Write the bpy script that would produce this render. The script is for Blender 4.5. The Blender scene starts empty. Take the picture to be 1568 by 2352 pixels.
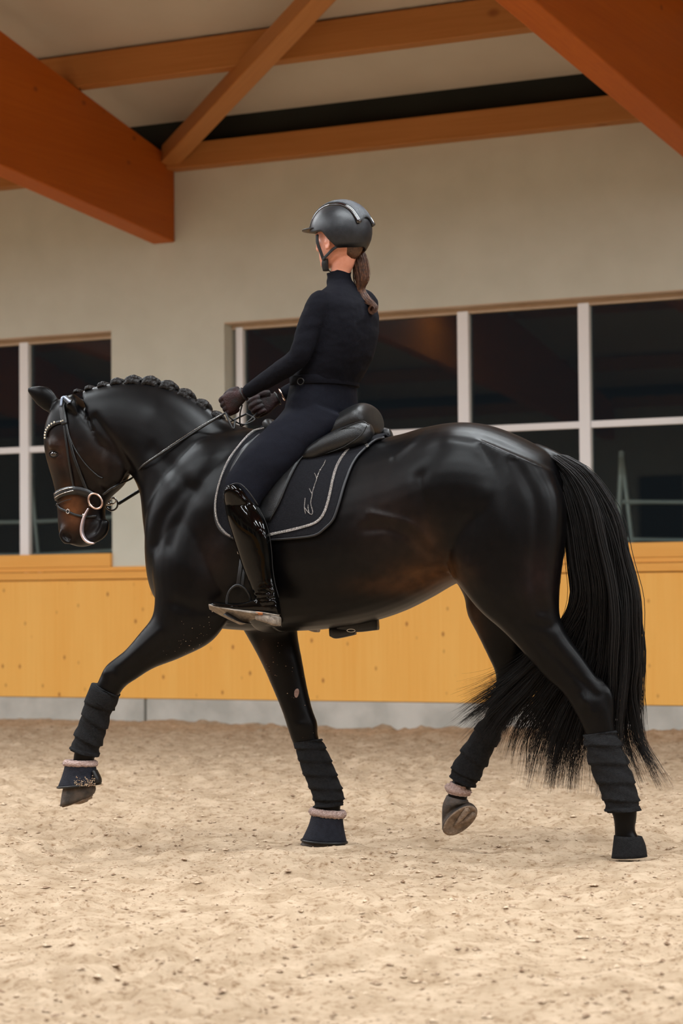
import bpy, bmesh, math, random
import numpy as np
from mathutils import Vector, Matrix, noise
from mathutils.bvhtree import BVHTree
random.seed(7); rng = np.random.default_rng(7)
C = bpy.context.scene.collection
scn = bpy.context.scene

# ------------------------------------------------------------------ camera
F = 5200.; CX, CY = 784., 1176.                      # focal length in pixels of the 1568x2352 frame
PITCH = math.atan(199/5200.); ROLL = .009
CAM = np.array([0, 0, 1.0])
FWD = np.array([0, math.cos(PITCH), math.sin(PITCH)])
_up = np.array([0, -math.sin(PITCH), math.cos(PITCH)]); _r = np.array([1., 0, 0])
RIGHT = _r*math.cos(ROLL) - _up*math.sin(ROLL); UP = _up*math.cos(ROLL) + _r*math.sin(ROLL)
cd = bpy.data.cameras.new('camera'); cam = bpy.data.objects.new('camera', cd); C.objects.link(cam)
cam.matrix_world = Matrix(((RIGHT[0], UP[0], -FWD[0], CAM[0]), (RIGHT[1], UP[1], -FWD[1], CAM[1]),
                           (RIGHT[2], UP[2], -FWD[2], CAM[2]), (0, 0, 0, 1)))
cd.sensor_fit = 'HORIZONTAL'; cd.sensor_width = 24; cd.lens = F/1568*24
cd.dof.use_dof = True; cd.dof.focus_distance = 8.85; cd.dof.aperture_fstop = 3.5
cd.clip_end = 200
scn.camera = cam

# ------------------------------------------------------------------ hall frame: s along the long wall, t into the hall, z up
A_W = math.radians(26.6)
S = np.array([math.cos(A_W), -math.sin(A_W), 0]); T = np.array([-math.sin(A_W), -math.cos(A_W), 0])
WO = np.array([0, 17.9, 0])
def W(s, t, z): return WO + S*s + T*t + np.array([0, 0, z])
HW = 24.                                             # hall width
def stz(p): v = p-WO; return v@S, v@T, v[2]

# ------------------------------------------------------------------ world, lamps, exposure
wd = bpy.data.worlds.new('night'); scn.world = wd; wd.use_nodes = True
bg = wd.node_tree.nodes['Background']; bg.inputs[0].default_value = (.02, .024, .03, 1); bg.inputs[1].default_value = .3
def lamp(s, t, z, power, lx=2.4, ly=.35, spread=176, col=(.90, .965, 1)):
    l = bpy.data.lights.new('hall_lamp', 'AREA'); l.shape = 'RECTANGLE'; l.size = lx; l.size_y = ly
    l.energy = power; l.color = col; l.spread = math.radians(spread)
    o = bpy.data.objects.new('hall_lamp', l); C.objects.link(o)
    o.location = W(s, t, z); o.rotation_euler = (0, 0, -A_W)
for i in range(-3, 5):
    s = -1.5+2.46+4.93*(i-.0)-1.0
    lamp(s, 6.5, 4.45, 85)
    lamp(s, 9.0, 4.65, 100)
    lamp(s, 12.0, 5.2, 115)
    lamp(s, 15.6, 5.65, 80)
scn.view_settings.view_transform = 'Standard'; scn.view_settings.look = 'None'
scn.view_settings.gamma = 1; scn.view_settings.use_curve_mapping = False
scn.view_settings.exposure = 0.44

# ------------------------------------------------------------------ rays
def ray(px, py):
    d = FWD*F + RIGHT*(px-CX) - UP*(py-CY); return d/np.linalg.norm(d)
def hit(px, py, o, n):
    d = ray(px, py); t = ((np.asarray(o)-CAM)@n)/(d@n); return CAM + d*t
def onwall(px, py, t=0): return stz(hit(px, py, W(0, t, 0), T))

# horse frame: X towards the tail, Y to its right side (away from the camera), Z up
PSI = math.radians(18)
HX = np.array([math.cos(PSI), -math.sin(PSI), 0]); HN = np.array([math.sin(PSI), math.cos(PSI), 0])
HO = np.array([0, 9.06, 0])
def P(px, py, off=0.): return hit(px, py, HO+HN*off, HN)
PPM = 578.
def loc(v):                                          # world -> horse frame (n,3)
    v = np.asarray(v)-HO; return np.stack([v@HX, v@HN, v[..., 2]], -1)

# ------------------------------------------------------------------ materials
def mat(name, col, rough=.6, col2=None, scale=8, detail=6, bump=0., bscale=None, metal=0., spec=.5, coat=0., sheen=0.,
        stretch=(1, 1, 1), ramp=(.35, .65), coords='Object', vcol=False, brough=.5, bdist=.01):
    m = bpy.data.materials.new(name); m.use_nodes = True; nt = m.node_tree; N = nt.nodes; L = nt.links
    b = N['Principled BSDF']
    b.inputs['Roughness'].default_value = rough; b.inputs['Metallic'].default_value = metal
    b.inputs['Specular IOR Level'].default_value = spec
    b.inputs['Coat Weight'].default_value = coat; b.inputs['Coat Roughness'].default_value = .05
    b.inputs['Sheen Weight'].default_value = sheen; b.inputs['Sheen Roughness'].default_value = .4
    tc = N.new('ShaderNodeTexCoord'); mp = N.new('ShaderNodeMapping'); mp.inputs['Scale'].default_value = stretch
    L.new(tc.outputs[coords], mp.inputs['Vector'])
    c = tuple(col)+(1,)
    b.inputs['Base Color'].default_value = c
    src = None
    if col2 is not None:
        n = N.new('ShaderNodeTexNoise'); n.inputs['Scale'].default_value = scale; n.inputs['Detail'].default_value = detail
        L.new(mp.outputs[0], n.inputs['Vector'])
        r = N.new('ShaderNodeValToRGB'); r.color_ramp.elements[0].position = ramp[0]; r.color_ramp.elements[1].position = ramp[1]
        r.color_ramp.elements[0].color = c; r.color_ramp.elements[1].color = tuple(col2)+(1,)
        L.new(n.outputs[0], r.inputs[0]); src = r.outputs[0]
        L.new(src, b.inputs['Base Color'])
    if vcol:
        a = N.new('ShaderNodeAttribute'); a.attribute_name = 'coat'
        mx = N.new('ShaderNodeMix'); mx.data_type = 'RGBA'; mx.blend_type = 'MULTIPLY'; mx.inputs[0].default_value = 1.
        if src is not None: L.new(src, mx.inputs[6])
        else: mx.inputs[6].default_value = (1, 1, 1, 1)
        L.new(a.outputs['Color'], mx.inputs[7]); L.new(mx.outputs[2], b.inputs['Base Color'])
    if bump:
        n2 = N.new('ShaderNodeTexNoise'); n2.inputs['Scale'].default_value = bscale or scale*4; n2.inputs['Detail'].default_value = 5
        n2.inputs['Roughness'].default_value = brough
        L.new(mp.outputs[0], n2.inputs['Vector'])
        bp = N.new('ShaderNodeBump'); bp.inputs['Strength'].default_value = bump; bp.inputs['Distance'].default_value = bdist
        L.new(n2.outputs[0], bp.inputs['Height']); L.new(bp.outputs[0], b.inputs['Normal'])
    return m

def wood(name, c1, c2, knot, along=0, rough=.55, knots=1.6, grain=40, kthr=.13):
    m = bpy.data.materials.new(name); m.use_nodes = True; nt = m.node_tree; N = nt.nodes; L = nt.links
    b = N['Principled BSDF']; b.inputs['Roughness'].default_value = rough; b.inputs['Specular IOR Level'].default_value = .3
    tc = N.new('ShaderNodeTexCoord'); mp = N.new('ShaderNodeMapping')
    st = [grain]*3; st[along] = grain*.035; mp.inputs['Scale'].default_value = st
    L.new(tc.outputs['Object'], mp.inputs[0])
    n = N.new('ShaderNodeTexNoise'); n.inputs['Scale'].default_value = 1.; n.inputs['Detail'].default_value = 4; L.new(mp.outputs[0], n.inputs[0])
    mp2 = N.new('ShaderNodeMapping'); st = [3.]*3; st[along] = .3; mp2.inputs['Scale'].default_value = st; L.new(tc.outputs['Object'], mp2.inputs[0])
    nb = N.new('ShaderNodeTexNoise'); nb.inputs['Scale'].default_value = 1.; nb.inputs['Detail'].default_value = 2; L.new(mp2.outputs[0], nb.inputs[0])
    ad = N.new('ShaderNodeMath'); ad.operation = 'ADD'; L.new(n.outputs[0], ad.inputs[0]); L.new(nb.outputs[0], ad.inputs[1])
    r = N.new('ShaderNodeValToRGB'); r.color_ramp.elements[0].position = .36; r.color_ramp.elements[1].position = .64
    hf = N.new('ShaderNodeMath'); hf.operation = 'MULTIPLY'; hf.inputs[1].default_value = .5; L.new(ad.outputs[0], hf.inputs[0])
    r.color_ramp.elements[0].color = tuple(c1)+(1,); r.color_ramp.elements[1].color = tuple(c2)+(1,); L.new(hf.outputs[0], r.inputs[0])
    mp3 = N.new('ShaderNodeMapping'); st = [knots*2.6]*3; st[along] = knots*1.7; mp3.inputs['Scale'].default_value = st; L.new(tc.outputs['Object'], mp3.inputs[0])
    v = N.new('ShaderNodeTexVoronoi'); v.inputs['Scale'].default_value = 1.; L.new(mp3.outputs[0], v.inputs['Vector'])
    kr = N.new('ShaderNodeValToRGB'); kr.color_ramp.elements[0].position = kthr*.4; kr.color_ramp.elements[1].position = kthr
    kr.color_ramp.elements[0].color = (1, 1, 1, 1); kr.color_ramp.elements[1].color = (0, 0, 0, 1); L.new(v.outputs['Distance'], kr.inputs[0])
    wn = N.new('ShaderNodeMath'); wn.operation = 'MULTIPLY'; wn.inputs[1].default_value = .8; L.new(kr.outputs[0], wn.inputs[0])
    mx = N.new('ShaderNodeMix'); mx.data_type = 'RGBA'; L.new(wn.outputs[0], mx.inputs[0]); L.new(r.outputs[0], mx.inputs[6])
    mx.inputs[7].default_value = tuple(knot)+(1,); L.new(mx.outputs[2], b.inputs['Base Color'])
    return m

M = {}
M['coat'] = mat('horse_coat', (1, 1, 1), .35, (.62, .62, .66), scale=26, vcol=True, bump=.07, bscale=330, spec=.15, bdist=.004)
M['hair'] = mat('horse_hair', (.006, .005, .005), .5, (.010, .008, .007), scale=60, spec=.22)
M['hoof'] = mat('hoof_horn', (.075, .055, .042), .6, (.022, .018, .015), scale=30, bump=.3)
M['sole'] = mat('hoof_sole', (.34, .25, .18), .85, (.17, .12, .085), scale=45, bump=.8, bscale=120)
M['wrap'] = mat('wrap_fleece', (.007, .007, .008), .9, (.014, .014, .015), scale=120, bump=.6, bscale=350, spec=.2)
M['bell'] = mat('bell_rubber', (.007, .008, .014), .7, (.013, .015, .024), scale=60, bump=.4, bscale=300, spec=.2)
M['fleece'] = mat('pink_fleece', (.60, .40, .35), .95, (.80, .60, .54), scale=120, bump=1., bscale=220, bdist=.02)
M['leather'] = mat('black_leather', (.005, .005, .006), .36, (.009, .009, .009), scale=60, bump=.15, bscale=300, spec=.4)
M['leather_grey'] = mat('worn_leather', (.006, .006, .0065), .38, (.010, .010, .010), scale=20, bump=.15, bscale=300, spec=.35)
M['patent'] = mat('patent_boot', (.0012, .0012, .0012), .06, None, spec=.28)
M['pad'] = mat('pad_cloth', (.0055, .0055, .0075), .85, (.010, .010, .013), scale=150, bump=.5, bscale=500, spec=.15)
M['binding'] = mat('pad_binding', (.008, .008, .010), .5, None)
M['glitter'] = mat('silver_glitter', (.20, .18, .17), .3, (.85, .80, .76), scale=420, metal=.7, ramp=(.45, .6), bump=1., bscale=500)
M['shirt'] = mat('shirt_knit', (.0028, .0028, .005), .85, (.0045, .0045, .0075), scale=120, bump=.3, bscale=500, spec=.10)
M['breech'] = mat('breeches_cloth', (.0024, .0027, .006), .8, (.004, .0045, .009), scale=120, bump=.3, bscale=500, spec=.12)
M['glove'] = mat('glove_cloth', (.007, .006, .006), .6, (.028, .010, .010), scale=14, bump=.3, bscale=200, spec=.2)
M['skin'] = mat('skin', (.62, .25, .155), .5, (.68, .30, .20), scale=30, bump=.08, bscale=200)
M['hairbrown'] = mat('brown_hair', (.035, .013, .006), .42, (.12, .045, .018), scale=90, spec=.35)
M['helmet'] = mat('helmet_shell', (.009, .010, .012), .38, (.014, .015, .018), scale=60, bump=.1, bscale=400, spec=.35)
M['helmglit'] = mat('helmet_panel', (.02, .024, .032), .35, (.34, .38, .44), scale=460, ramp=(.58, .72), bump=.6, bscale=500)
M['gloss'] = mat('gloss_trim', (.004, .004, .005), .1, None, coat=1.)
M['strap'] = mat('chin_strap', (.008, .008, .009), .7, None)
M['steel'] = mat('steel', (.62, .60, .58), .25, None, metal=1.)
M['rose'] = mat('rose_metal', (.72, .52, .44), .28, None, metal=1.)
M['stone'] = mat('rhinestone', (.85, .80, .66), .12, None, metal=.6)
M['soleb'] = mat('boot_sole', (.16, .13, .105), .75, (.30, .25, .20), scale=60, bump=.4)
M['tan'] = mat('sole_waist', (.42, .16, .06), .6, (.30, .11, .04), scale=40)
M['eye'] = mat('eye_ball', (.006, .004, .003), .05, None, coat=1.)
M['wall'] = mat('wall_plaster', (.60, .61, .53), .9, (.64, .65, .57), scale=3, bump=.08, bscale=90)
M['reveal'] = mat('reveal_board', (.50, .37, .26), .8, (.56, .43, .31), scale=3)
M['ceil'] = mat('ceiling_board', (.54, .49, .41), .9, (.57, .52, .44), scale=2)
M['white'] = mat('white_frame', (.88, .88, .90), .4, None)
M['concrete'] = mat('concrete', (.44, .43, .39), .9, (.60, .58, .53), scale=3.5, bump=.3, bscale=40)
M['kick'] = wood('kick_board', (.90, .45, .09), (.95, .52, .125), (.36, .12, .025), along=2, knots=3.4, kthr=.15)
M['sill'] = wood('sill_board', (.84, .39, .075), (.90, .46, .11), (.50, .19, .04), along=0, knots=1.3)
M['beam'] = wood('glulam', (.42, .095, .006), (.50, .125, .010), (.22, .05, .008), along=0, knots=2.0, kthr=.13)
M['timber'] = wood('purlin_timber', (.40, .16, .04), (.48, .205, .06), (.22, .07, .015), along=0, knots=1.2)
M['pale'] = mat('galvanised', (.55, .57, .58), .5, None, metal=.3)
M['night'] = mat('night_and_eave_shade', (.02, .022, .018), .95, (.03, .032, .026), scale=1)  # also colours the strip at the eave, in place of its shade
def sandmat():
    m = bpy.data.materials.new('sand'); m.use_nodes = True; nt = m.node_tree; N = nt.nodes; L = nt.links
    b = N['Principled BSDF']; b.inputs['Roughness'].default_value = .95; b.inputs['Specular IOR Level'].default_value = .15
    tc = N.new('ShaderNodeTexCoord')
    def nz(sc, d, r=.5):
        n = N.new('ShaderNodeTexNoise'); n.inputs['Scale'].default_value = sc; n.inputs['Detail'].default_value = d
        n.inputs['Roughness'].default_value = r; L.new(tc.outputs['Object'], n.inputs[0]); return n
    a = nz(7, 8, .62); r = N.new('ShaderNodeValToRGB'); L.new(a.outputs[0], r.inputs[0])
    r.color_ramp.elements[0].position = .35; r.color_ramp.elements[0].color = (.45, .32, .205, 1)
    r.color_ramp.elements[1].position = .65; r.color_ramp.elements[1].color = (.66, .50, .35, 1)
    f = nz(36, 6, .72); r2 = N.new('ShaderNodeValToRGB'); L.new(f.outputs[0], r2.inputs[0])
    r2.color_ramp.elements[0].position = .33; r2.color_ramp.elements[0].color = (.42, .30, .19, 1)
    r2.color_ramp.elements[1].position = .485; r2.color_ramp.elements[1].color = (1, 1, 1, 1)
    mx = N.new('ShaderNodeMix'); mx.data_type = 'RGBA'; mx.blend_type = 'MULTIPLY'; mx.inputs[0].default_value = .85
    L.new(r.outputs[0], mx.inputs[6]); L.new(r2.outputs[0], mx.inputs[7]); L.new(mx.outputs[2], b.inputs['Base Color'])
    g = nz(120, 6, .7); bp = N.new('ShaderNodeBump'); bp.inputs['Strength'].default_value = .8; bp.inputs['Distance'].default_value = .012
    L.new(g.outputs[0], bp.inputs['Height']); L.new(bp.outputs[0], b.inputs['Normal'])
    return m
M['sand'] = sandmat()
def glassmat():
    m = bpy.data.materials.new('window_glass'); m.use_nodes = True; nt = m.node_tree; N = nt.nodes; L = nt.links
    N.remove(N['Principled BSDF']); out = N['Material Output']
    tr = N.new('ShaderNodeBsdfTransparent'); tr.inputs[0].default_value = (.82, .86, .84, 1)
    gl = N.new('ShaderNodeBsdfGlossy'); gl.inputs['Roughness'].default_value = .012; gl.inputs[0].default_value = (.62, .66, .63, 1)
    fr = N.new('ShaderNodeFresnel'); fr.inputs[0].default_value = 1.5
    mx = N.new('ShaderNodeMixShader'); L.new(fr.outputs[0], mx.inputs[0]); L.new(tr.outputs[0], mx.inputs[1]); L.new(gl.outputs[0], mx.inputs[2])
    L.new(mx.outputs[0], out.inputs[0]); return m
M['glass'] = glassmat()

# ------------------------------------------------------------------ object helpers
def tag(o, label=None, cat=None, group=None, kind=None):
    if label: o['label'] = label
    if cat: o['category'] = cat
    if group: o['group'] = group
    if kind: o['kind'] = kind
    return o
def thing(name, label, cat, at, group=None):
    o = bpy.data.objects.new(name, None); C.objects.link(o); o.location = at; o.empty_display_size = .1
    return tag(o, label, cat, group)
def wm(o):
    m = o.matrix_basis.copy()
    return m if o.parent is None else wm(o.parent) @ o.matrix_parent_inverse @ m
def link(name, me, m=None, parent=None, smooth=True):
    if m is not None:
        me.materials.clear(); me.materials.append(m)
    if smooth and len(me.polygons): me.polygons.foreach_set('use_smooth', np.ones(len(me.polygons), bool))
    o = bpy.data.objects.new(name, me); C.objects.link(o)
    if parent is not None:
        o.parent = parent; o.matrix_parent_inverse = wm(parent).inverted()
    return o
def pyd(name, v, f):
    me = bpy.data.meshes.new(name); me.from_pydata([tuple(x) for x in v], [], f); me.update(); return me
class G:
    def __init__(s): s.v = []; s.f = []; s.n = 0
    def add(s, v, f):
        v = np.asarray(v, float); k = s.n; s.v.append(v); s.f += [tuple(i+k for i in q) for q in f]; s.n += len(v); return s
    def mesh(s, name='m'): return pyd(name, np.concatenate(s.v), s.f)
    def obj(s, name, m, parent=None, smooth=True):
        if name in SPLIT and len(s.v) > 1:             # one object per piece
            k = 0; first = None
            for vs in s.v:
                fs = [tuple(i-k for i in f) for f in s.f if k <= f[0] < k+len(vs)]; k += len(vs)
                o = link(name, pyd(name, vs, fs), m, parent, smooth); first = first or o
            return first
        return link(name, s.mesh(name), m, parent, smooth)
SPLIT = {'panel', 'welt', 'flap_welt', 'edge_stitching', 'piping', 'headpiece_padding', 'headpiece', 'browband', 'cheekpiece', 'throat_lash', 'silver_piping', 'flash_strap', 'noseband', 'flap', 'frog'}

def catmull(a, sub):
    a = np.asarray(a, float)
    if sub <= 1 or len(a) < 2: return a
    out = []; n = len(a)
    for i in range(n-1):
        p0 = a[i-1] if i else 2*a[0]-a[1]; p1 = a[i]; p2 = a[i+1]; p3 = a[i+2] if i+2 < n else 2*a[-1]-a[-2]
        for k in range(sub):
            t = k/sub
            out.append(.5*((2*p1)+(-p0+p2)*t+(2*p0-5*p1+4*p2-p3)*t*t+(-p0+3*p1-3*p2+p3)*t**3))
    out.append(a[-1]); return np.array(out)
# station = (C, V, U, exponent, egg)  : ring = C + V cos + U sin
def st(ax, ay, bx, by, off=0., w=.1, e=2., k=0., lat=None):
    a = P(ax, ay, off); b = P(bx, by, off); return ((a+b)/2, (a-b)/2, (HN if lat is None else lat)*w, e, k)
def loft(stn, ns=28, sub=4, cap=True, fn=None, flatcap=False):
    dat = np.array([np.concatenate([s[0], s[1], s[2], [s[3], s[4]]]) for s in stn]); dat = catmull(dat, sub)
    th = np.linspace(0, 2*math.pi, ns, endpoint=False); c, s_ = np.cos(th), np.sin(th)
    V = []; R = len(dat)
    for i, d in enumerate(dat):
        e = max(1.2, d[9]); cc = np.sign(c)*np.abs(c)**(2/e); ss = np.sign(s_)*np.abs(s_)**(2/e)
        ring = d[0:3]+np.outer(cc, d[3:6])+np.outer(ss*(1+d[10]*cc), d[6:9])
        if fn is not None: ring = fn(ring, d, i/(R-1), th)
        V.append(ring)
    V = np.concatenate(V); Fc = []
    for i in range(R-1):
        for j in range(ns):
            a = i*ns+j; b = i*ns+(j+1) % ns; Fc.append((a, b, b+ns, a+ns))
    if cap:
        for r0, dd, nx in ((0, dat[0], dat[1]), (R-1, dat[-1], dat[-2])):
            cen = dd[:3]+(0 if flatcap else .25)*(dd[:3]-nx[:3]); V = np.vstack([V, cen]); k = len(V)-1
            for j in range(ns):
                a = r0*ns+j; b = r0*ns+(j+1) % ns
                Fc.append((k, b, a) if r0 == 0 else (k, a, b))
    return V, Fc
def tube(pts, rad, ns=10, sub=4, cap=True, flat=1., upv=None):
    pts = np.asarray(pts, float); rad = np.atleast_1d(np.asarray(rad, float))
    if len(rad) == 1: rad = np.repeat(rad, len(pts))
    d = catmull(np.column_stack([pts, rad]), sub); p = d[:, :3]; r = np.maximum(d[:, 3], 1e-4)
    tg = np.gradient(p, axis=0); tg /= np.linalg.norm(tg, axis=1)[:, None]+1e-9
    u = np.array(upv, float) if upv is not None else (np.array([0, 0, 1.]) if abs(tg[0][2]) < .9 else np.array([1., 0, 0]))
    V = []; th = np.linspace(0, 2*math.pi, ns, endpoint=False)
    for i in range(len(p)):
        if upv is not None: u = np.array(upv, float)
        u = u-tg[i]*(u@tg[i]); u /= np.linalg.norm(u)+1e-9; w = np.cross(tg[i], u)
        V.append(p[i]+np.outer(np.cos(th), u)*r[i]*flat+np.outer(np.sin(th), w)*r[i])
    R = len(p); V = np.concatenate(V); Fc = []
    for i in range(R-1):
        for j in range(ns):
            a = i*ns+j; b = i*ns+(j+1) % ns; Fc.append((a, b, b+ns, a+ns))
    if cap:
        for r0, q, w2 in ((0, p[0]-tg[0]*r[0]*.5, 0), (R-1, p[-1]+tg[-1]*r[-1]*.5, 1)):
            V = np.vstack([V, q]); k = len(V)-1
            for j in range(ns):
                a = r0*ns+j; b = r0*ns+(j+1) % ns; Fc.append((k, a, b) if w2 else (k, b, a))
    return V, Fc
def ring_tube(c, r1, r2, ax1, ax2, rad, n=36, ns=8):
    th = np.linspace(0, 2*math.pi, n, endpoint=False)
    p = np.asarray(c)+np.outer(np.cos(th), ax1)*r1+np.outer(np.sin(th), ax2)*r2
    tg = np.roll(p, -1, 0)-np.roll(p, 1, 0); tg /= np.linalg.norm(tg, axis=1)[:, None]
    nn = np.cross(ax1, ax2); nn = nn/np.linalg.norm(nn); ph = np.linspace(0, 2*math.pi, ns, endpoint=False)
    V = []
    for i in range(n):
        w = np.cross(tg[i], nn); V.append(p[i]+np.outer(np.cos(ph), nn)*rad+np.outer(np.sin(ph), w)*rad)
    V = np.concatenate(V); Fc = []
    for i in range(n):
        for j in range(ns):
            a = i*ns+j; b = i*ns+(j+1) % ns; c2 = ((i+1) % n)*ns+(j+1) % ns; d = ((i+1) % n)*ns+j; Fc.append((a, b, c2, d))
    return V, Fc
def ell(c, a, b, d, ns=16, nr=10):                   # ellipsoid with 3 axis vectors
    V = []; Fc = []
    for i in range(nr+1):
        ph = math.pi*i/nr
        for j in range(ns):
            th = 2*math.pi*j/ns
            V.append(np.asarray(c)+math.sin(ph)*math.cos(th)*np.asarray(a)+math.sin(ph)*math.sin(th)*np.asarray(b)+math.cos(ph)*np.asarray(d))
    for i in range(nr):
        for j in range(ns):
            p = i*ns+j; q = i*ns+(j+1) % ns; Fc.append((p, q, q+ns, p+ns))
    return np.array(V), Fc
def remesh(g, vox, smooth=4, fac=.5, name='m'):
    me = g.mesh('tmp'); o = bpy.data.objects.new('tmp', me); C.objects.link(o)
    bm = bmesh.new(); bm.from_mesh(me); bmesh.ops.remove_doubles(bm, verts=bm.verts, dist=1e-6)
    bmesh.ops.recalc_face_normals(bm, faces=bm.faces); bm.to_mesh(me); bm.free()
    r = o.modifiers.new('r', 'REMESH'); r.mode = 'VOXEL'; r.voxel_size = vox; r.adaptivity = 0
    if smooth:
        s = o.modifiers.new('s', 'SMOOTH'); s.factor = fac; s.iterations = smooth
    dg = bpy.context.evaluated_depsgraph_get(); out = bpy.data.meshes.new_from_object(o.evaluated_get(dg))
    out.name = name; bpy.data.objects.remove(o); bpy.data.meshes.remove(me); return out
def getv(me):
    a = np.empty(len(me.vertices)*3, np.float32); me.vertices.foreach_get('co', a); return a.reshape(-1, 3).astype(float)
def getn(me):
    a = np.empty(len(me.vertices)*3, np.float32); me.vertices.foreach_get('normal', a); return a.reshape(-1, 3).astype(float)
def setv(me, v): me.vertices.foreach_set('co', np.asarray(v, np.float32).ravel()); me.update()
def segdist(q, poly):                                # distance of 2D points to a polyline
    d = np.full(len(q), 1e9)
    for a, b in zip(poly[:-1], poly[1:]):
        ab = b-a; t = np.clip(((q-a)@ab)/(ab@ab+1e-12), 0, 1); d = np.minimum(d, np.linalg.norm(q-(a+t[:, None]*ab), axis=1))
    return d

# box in hall coordinates
def hbox(g, s0, s1, t0, t1, z0, z1):
    v = [W(s, t, z) for z in (z0, z1) for t in (t0, t1) for s in (s0, s1)]
    g.add(v, [(0, 1, 3, 2), (4, 6, 7, 5), (0, 4, 5, 1), (2, 3, 7, 6), (0, 2, 6, 4), (1, 5, 7, 3)]); return g
def hobj(name, boxes, m, parent=None, kind=None, bev=0.):
    g = G()
    for b in boxes: hbox(g, *b)
    # give the mesh its own frame along the wall so that wood grain follows it
    me = g.mesh(name); o = link(name, me, m, parent, smooth=False)
    R = Matrix.Rotation(-A_W, 4, 'Z'); base = Matrix.Translation(Vector(W(boxes[0][0], boxes[0][2], boxes[0][4]))) @ R
    me.transform(base.inverted())
    if parent is None: o.matrix_world = base
    else:
        o.matrix_basis = base
    if bev:
        bv = o.modifiers.new('b', 'BEVEL'); bv.width = bev; bv.segments = 2; bv.limit_method = 'ANGLE'
    if kind: o['kind'] = kind
    return o

# ================================================================== THE HALL
SMIN, SMAX = -27., 27.
Z_SILL, Z_TOP, Z_WALL = 1.395, 3.257, 4.55
K_BOT, K_TOP = .19, 1.245
wins = [(-11.92, -7.08), (-5.99+.0, -2.137), (-1.053, 2.86), (3.87, 7.78), (8.8, 12.7)]
# sand floor --------------------------------------------------------
def vnoise(x, y, cell, seed):
    r = np.random.default_rng(seed); n = 512; tb = r.random((n, n)); u = x/cell; v = y/cell
    i = np.floor(u).astype(int); j = np.floor(v).astype(int); fu = u-i; fv = v-j; fu = fu*fu*(3-2*fu); fv = fv*fv*(3-2*fv)
    g = lambda a, b: tb[a % n, b % n]
    return (g(i, j)*(1-fu)+g(i+1, j)*fu)*(1-fv)+(g(i, j+1)*(1-fu)+g(i+1, j+1)*fu)*fv-.5
def sand_z(x, y):
    z = .05*vnoise(x, y, 1.1, 1)+.032*vnoise(x+y*.3, y, .33, 2)+.026*vnoise(x, y*1.3, .14, 3)
    m = np.clip(vnoise(x, y, .5, 9)+.55, .15, 1.1)
    z = z+m*(.060*np.abs(vnoise(x-y*.4, y, .10, 4))+.036*vnoise(x+y*.2, y, .05, 5)+.012*vnoise(x, y, .03, 6))-.01
    v = np.stack([x, y], -1)-WO[:2]; t = v@T[:2]; s = v@S[:2]
    z = z+.05*np.exp(-np.clip(t, 0, None)/.5)*(.3+vnoise(s, t*0, 1.5, 8))        # banked against the wall
    for (cx, cy, r) in [(HOOFS[0][0], HOOFS[0][1], .13), (HOOFS[1][0], HOOFS[1][1], .12)]:
        d = np.hypot(x-cx, y-cy); z = z*(1-np.exp(-(d/.22)**2)) + .012*np.exp(-((d-r)/.03)**2)
    return z
HOOFS = [P(748, 1936, .10)[:2], P(1445, 1962, -.13)[:2]]
xs = np.concatenate([np.linspace(-40, -4, 30), np.arange(-3.6, 3.6, .019), np.linspace(4, 40, 30)])
ys = np.concatenate([np.linspace(-20, 3.5, 20), np.arange(4.2, 12.5, .018), np.arange(12.52, 19.4, .035), np.linspace(20, 45, 20)])
XX, YY = np.meshgrid(xs, ys); ZZ = sand_z(XX, YY)
nx, ny = len(xs), len(ys); vv = np.stack([XX, YY, ZZ], -1).reshape(-1, 3)
# keep the sand inside the long wall
tt = (vv-WO)@T; inside = (tt > -.25).reshape(ny, nx)
idx = np.arange(nx*ny).reshape(ny, nx)
q = np.stack([idx[:-1, :-1], idx[:-1, 1:], idx[1:, 1:], idx[1:, :-1]], -1)
ok = inside[:-1, :-1] & inside[:-1, 1:] & inside[1:, 1:] & inside[1:, :-1]
me = bpy.data.meshes.new('floor'); qf = q[ok]
me.vertices.add(len(vv)); me.vertices.foreach_set('co', vv.astype(np.float32).ravel())
me.loops.add(qf.size); me.loops.foreach_set('vertex_index', qf.ravel().astype(np.int32))
me.polygons.add(len(qf)); me.polygons.foreach_set('loop_start', np.arange(0, qf.size, 4, dtype=np.int32))
me.update(calc_edges=True)
bm = bmesh.new(); bm.from_mesh(me); bmesh.ops.delete(bm, geom=[v for v in bm.verts if not v.link_faces], context='VERTS'); bm.to_mesh(me); bm.free()
fl = link('floor', me, M['sand']); fl['kind'] = 'structure'
# clods and shreds of footing fibre
g = G()
n = 11000
cy = 4.8+13*rng.random(n)**1.15; cx = (rng.random(n)*2-1)*(.17*cy+.25)
kp = (np.stack([cx, cy], -1)-WO[:2])@T[:2] > .15; cx = cx[kp]; cy = cy[kp]; n = len(cx)
cz = sand_z(cx, cy)
ov = np.array([(1, 0, 0), (-1, 0, 0), (0, 1, 0), (0, -1, 0), (0, 0, 1), (0, 0, -1)], float)
of = [(0, 2, 4), (2, 1, 4), (1, 3, 4), (3, 0, 4), (2, 0, 5), (1, 2, 5), (3, 1, 5), (0, 3, 5)]
for i in range(n):
    r = .0022+.008*rng.random()**4; sc = np.array([r*(.8+2.2*rng.random()**2), r*(.8+rng.random()), r*.7])
    a = rng.random()*6.28; R = np.array([[math.cos(a), -math.sin(a), 0], [math.sin(a), math.cos(a), 0], [0, 0, 1]])
    g.add((ov*(.7+.6*rng.random((6, 1)))*sc)@R.T+[cx[i], cy[i], cz[i]+r*.3], of)
M['clod'] = mat('clod', (.24, .15, .09), .95, (.60, .46, .32), scale=55, ramp=(.4, .6))
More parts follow.
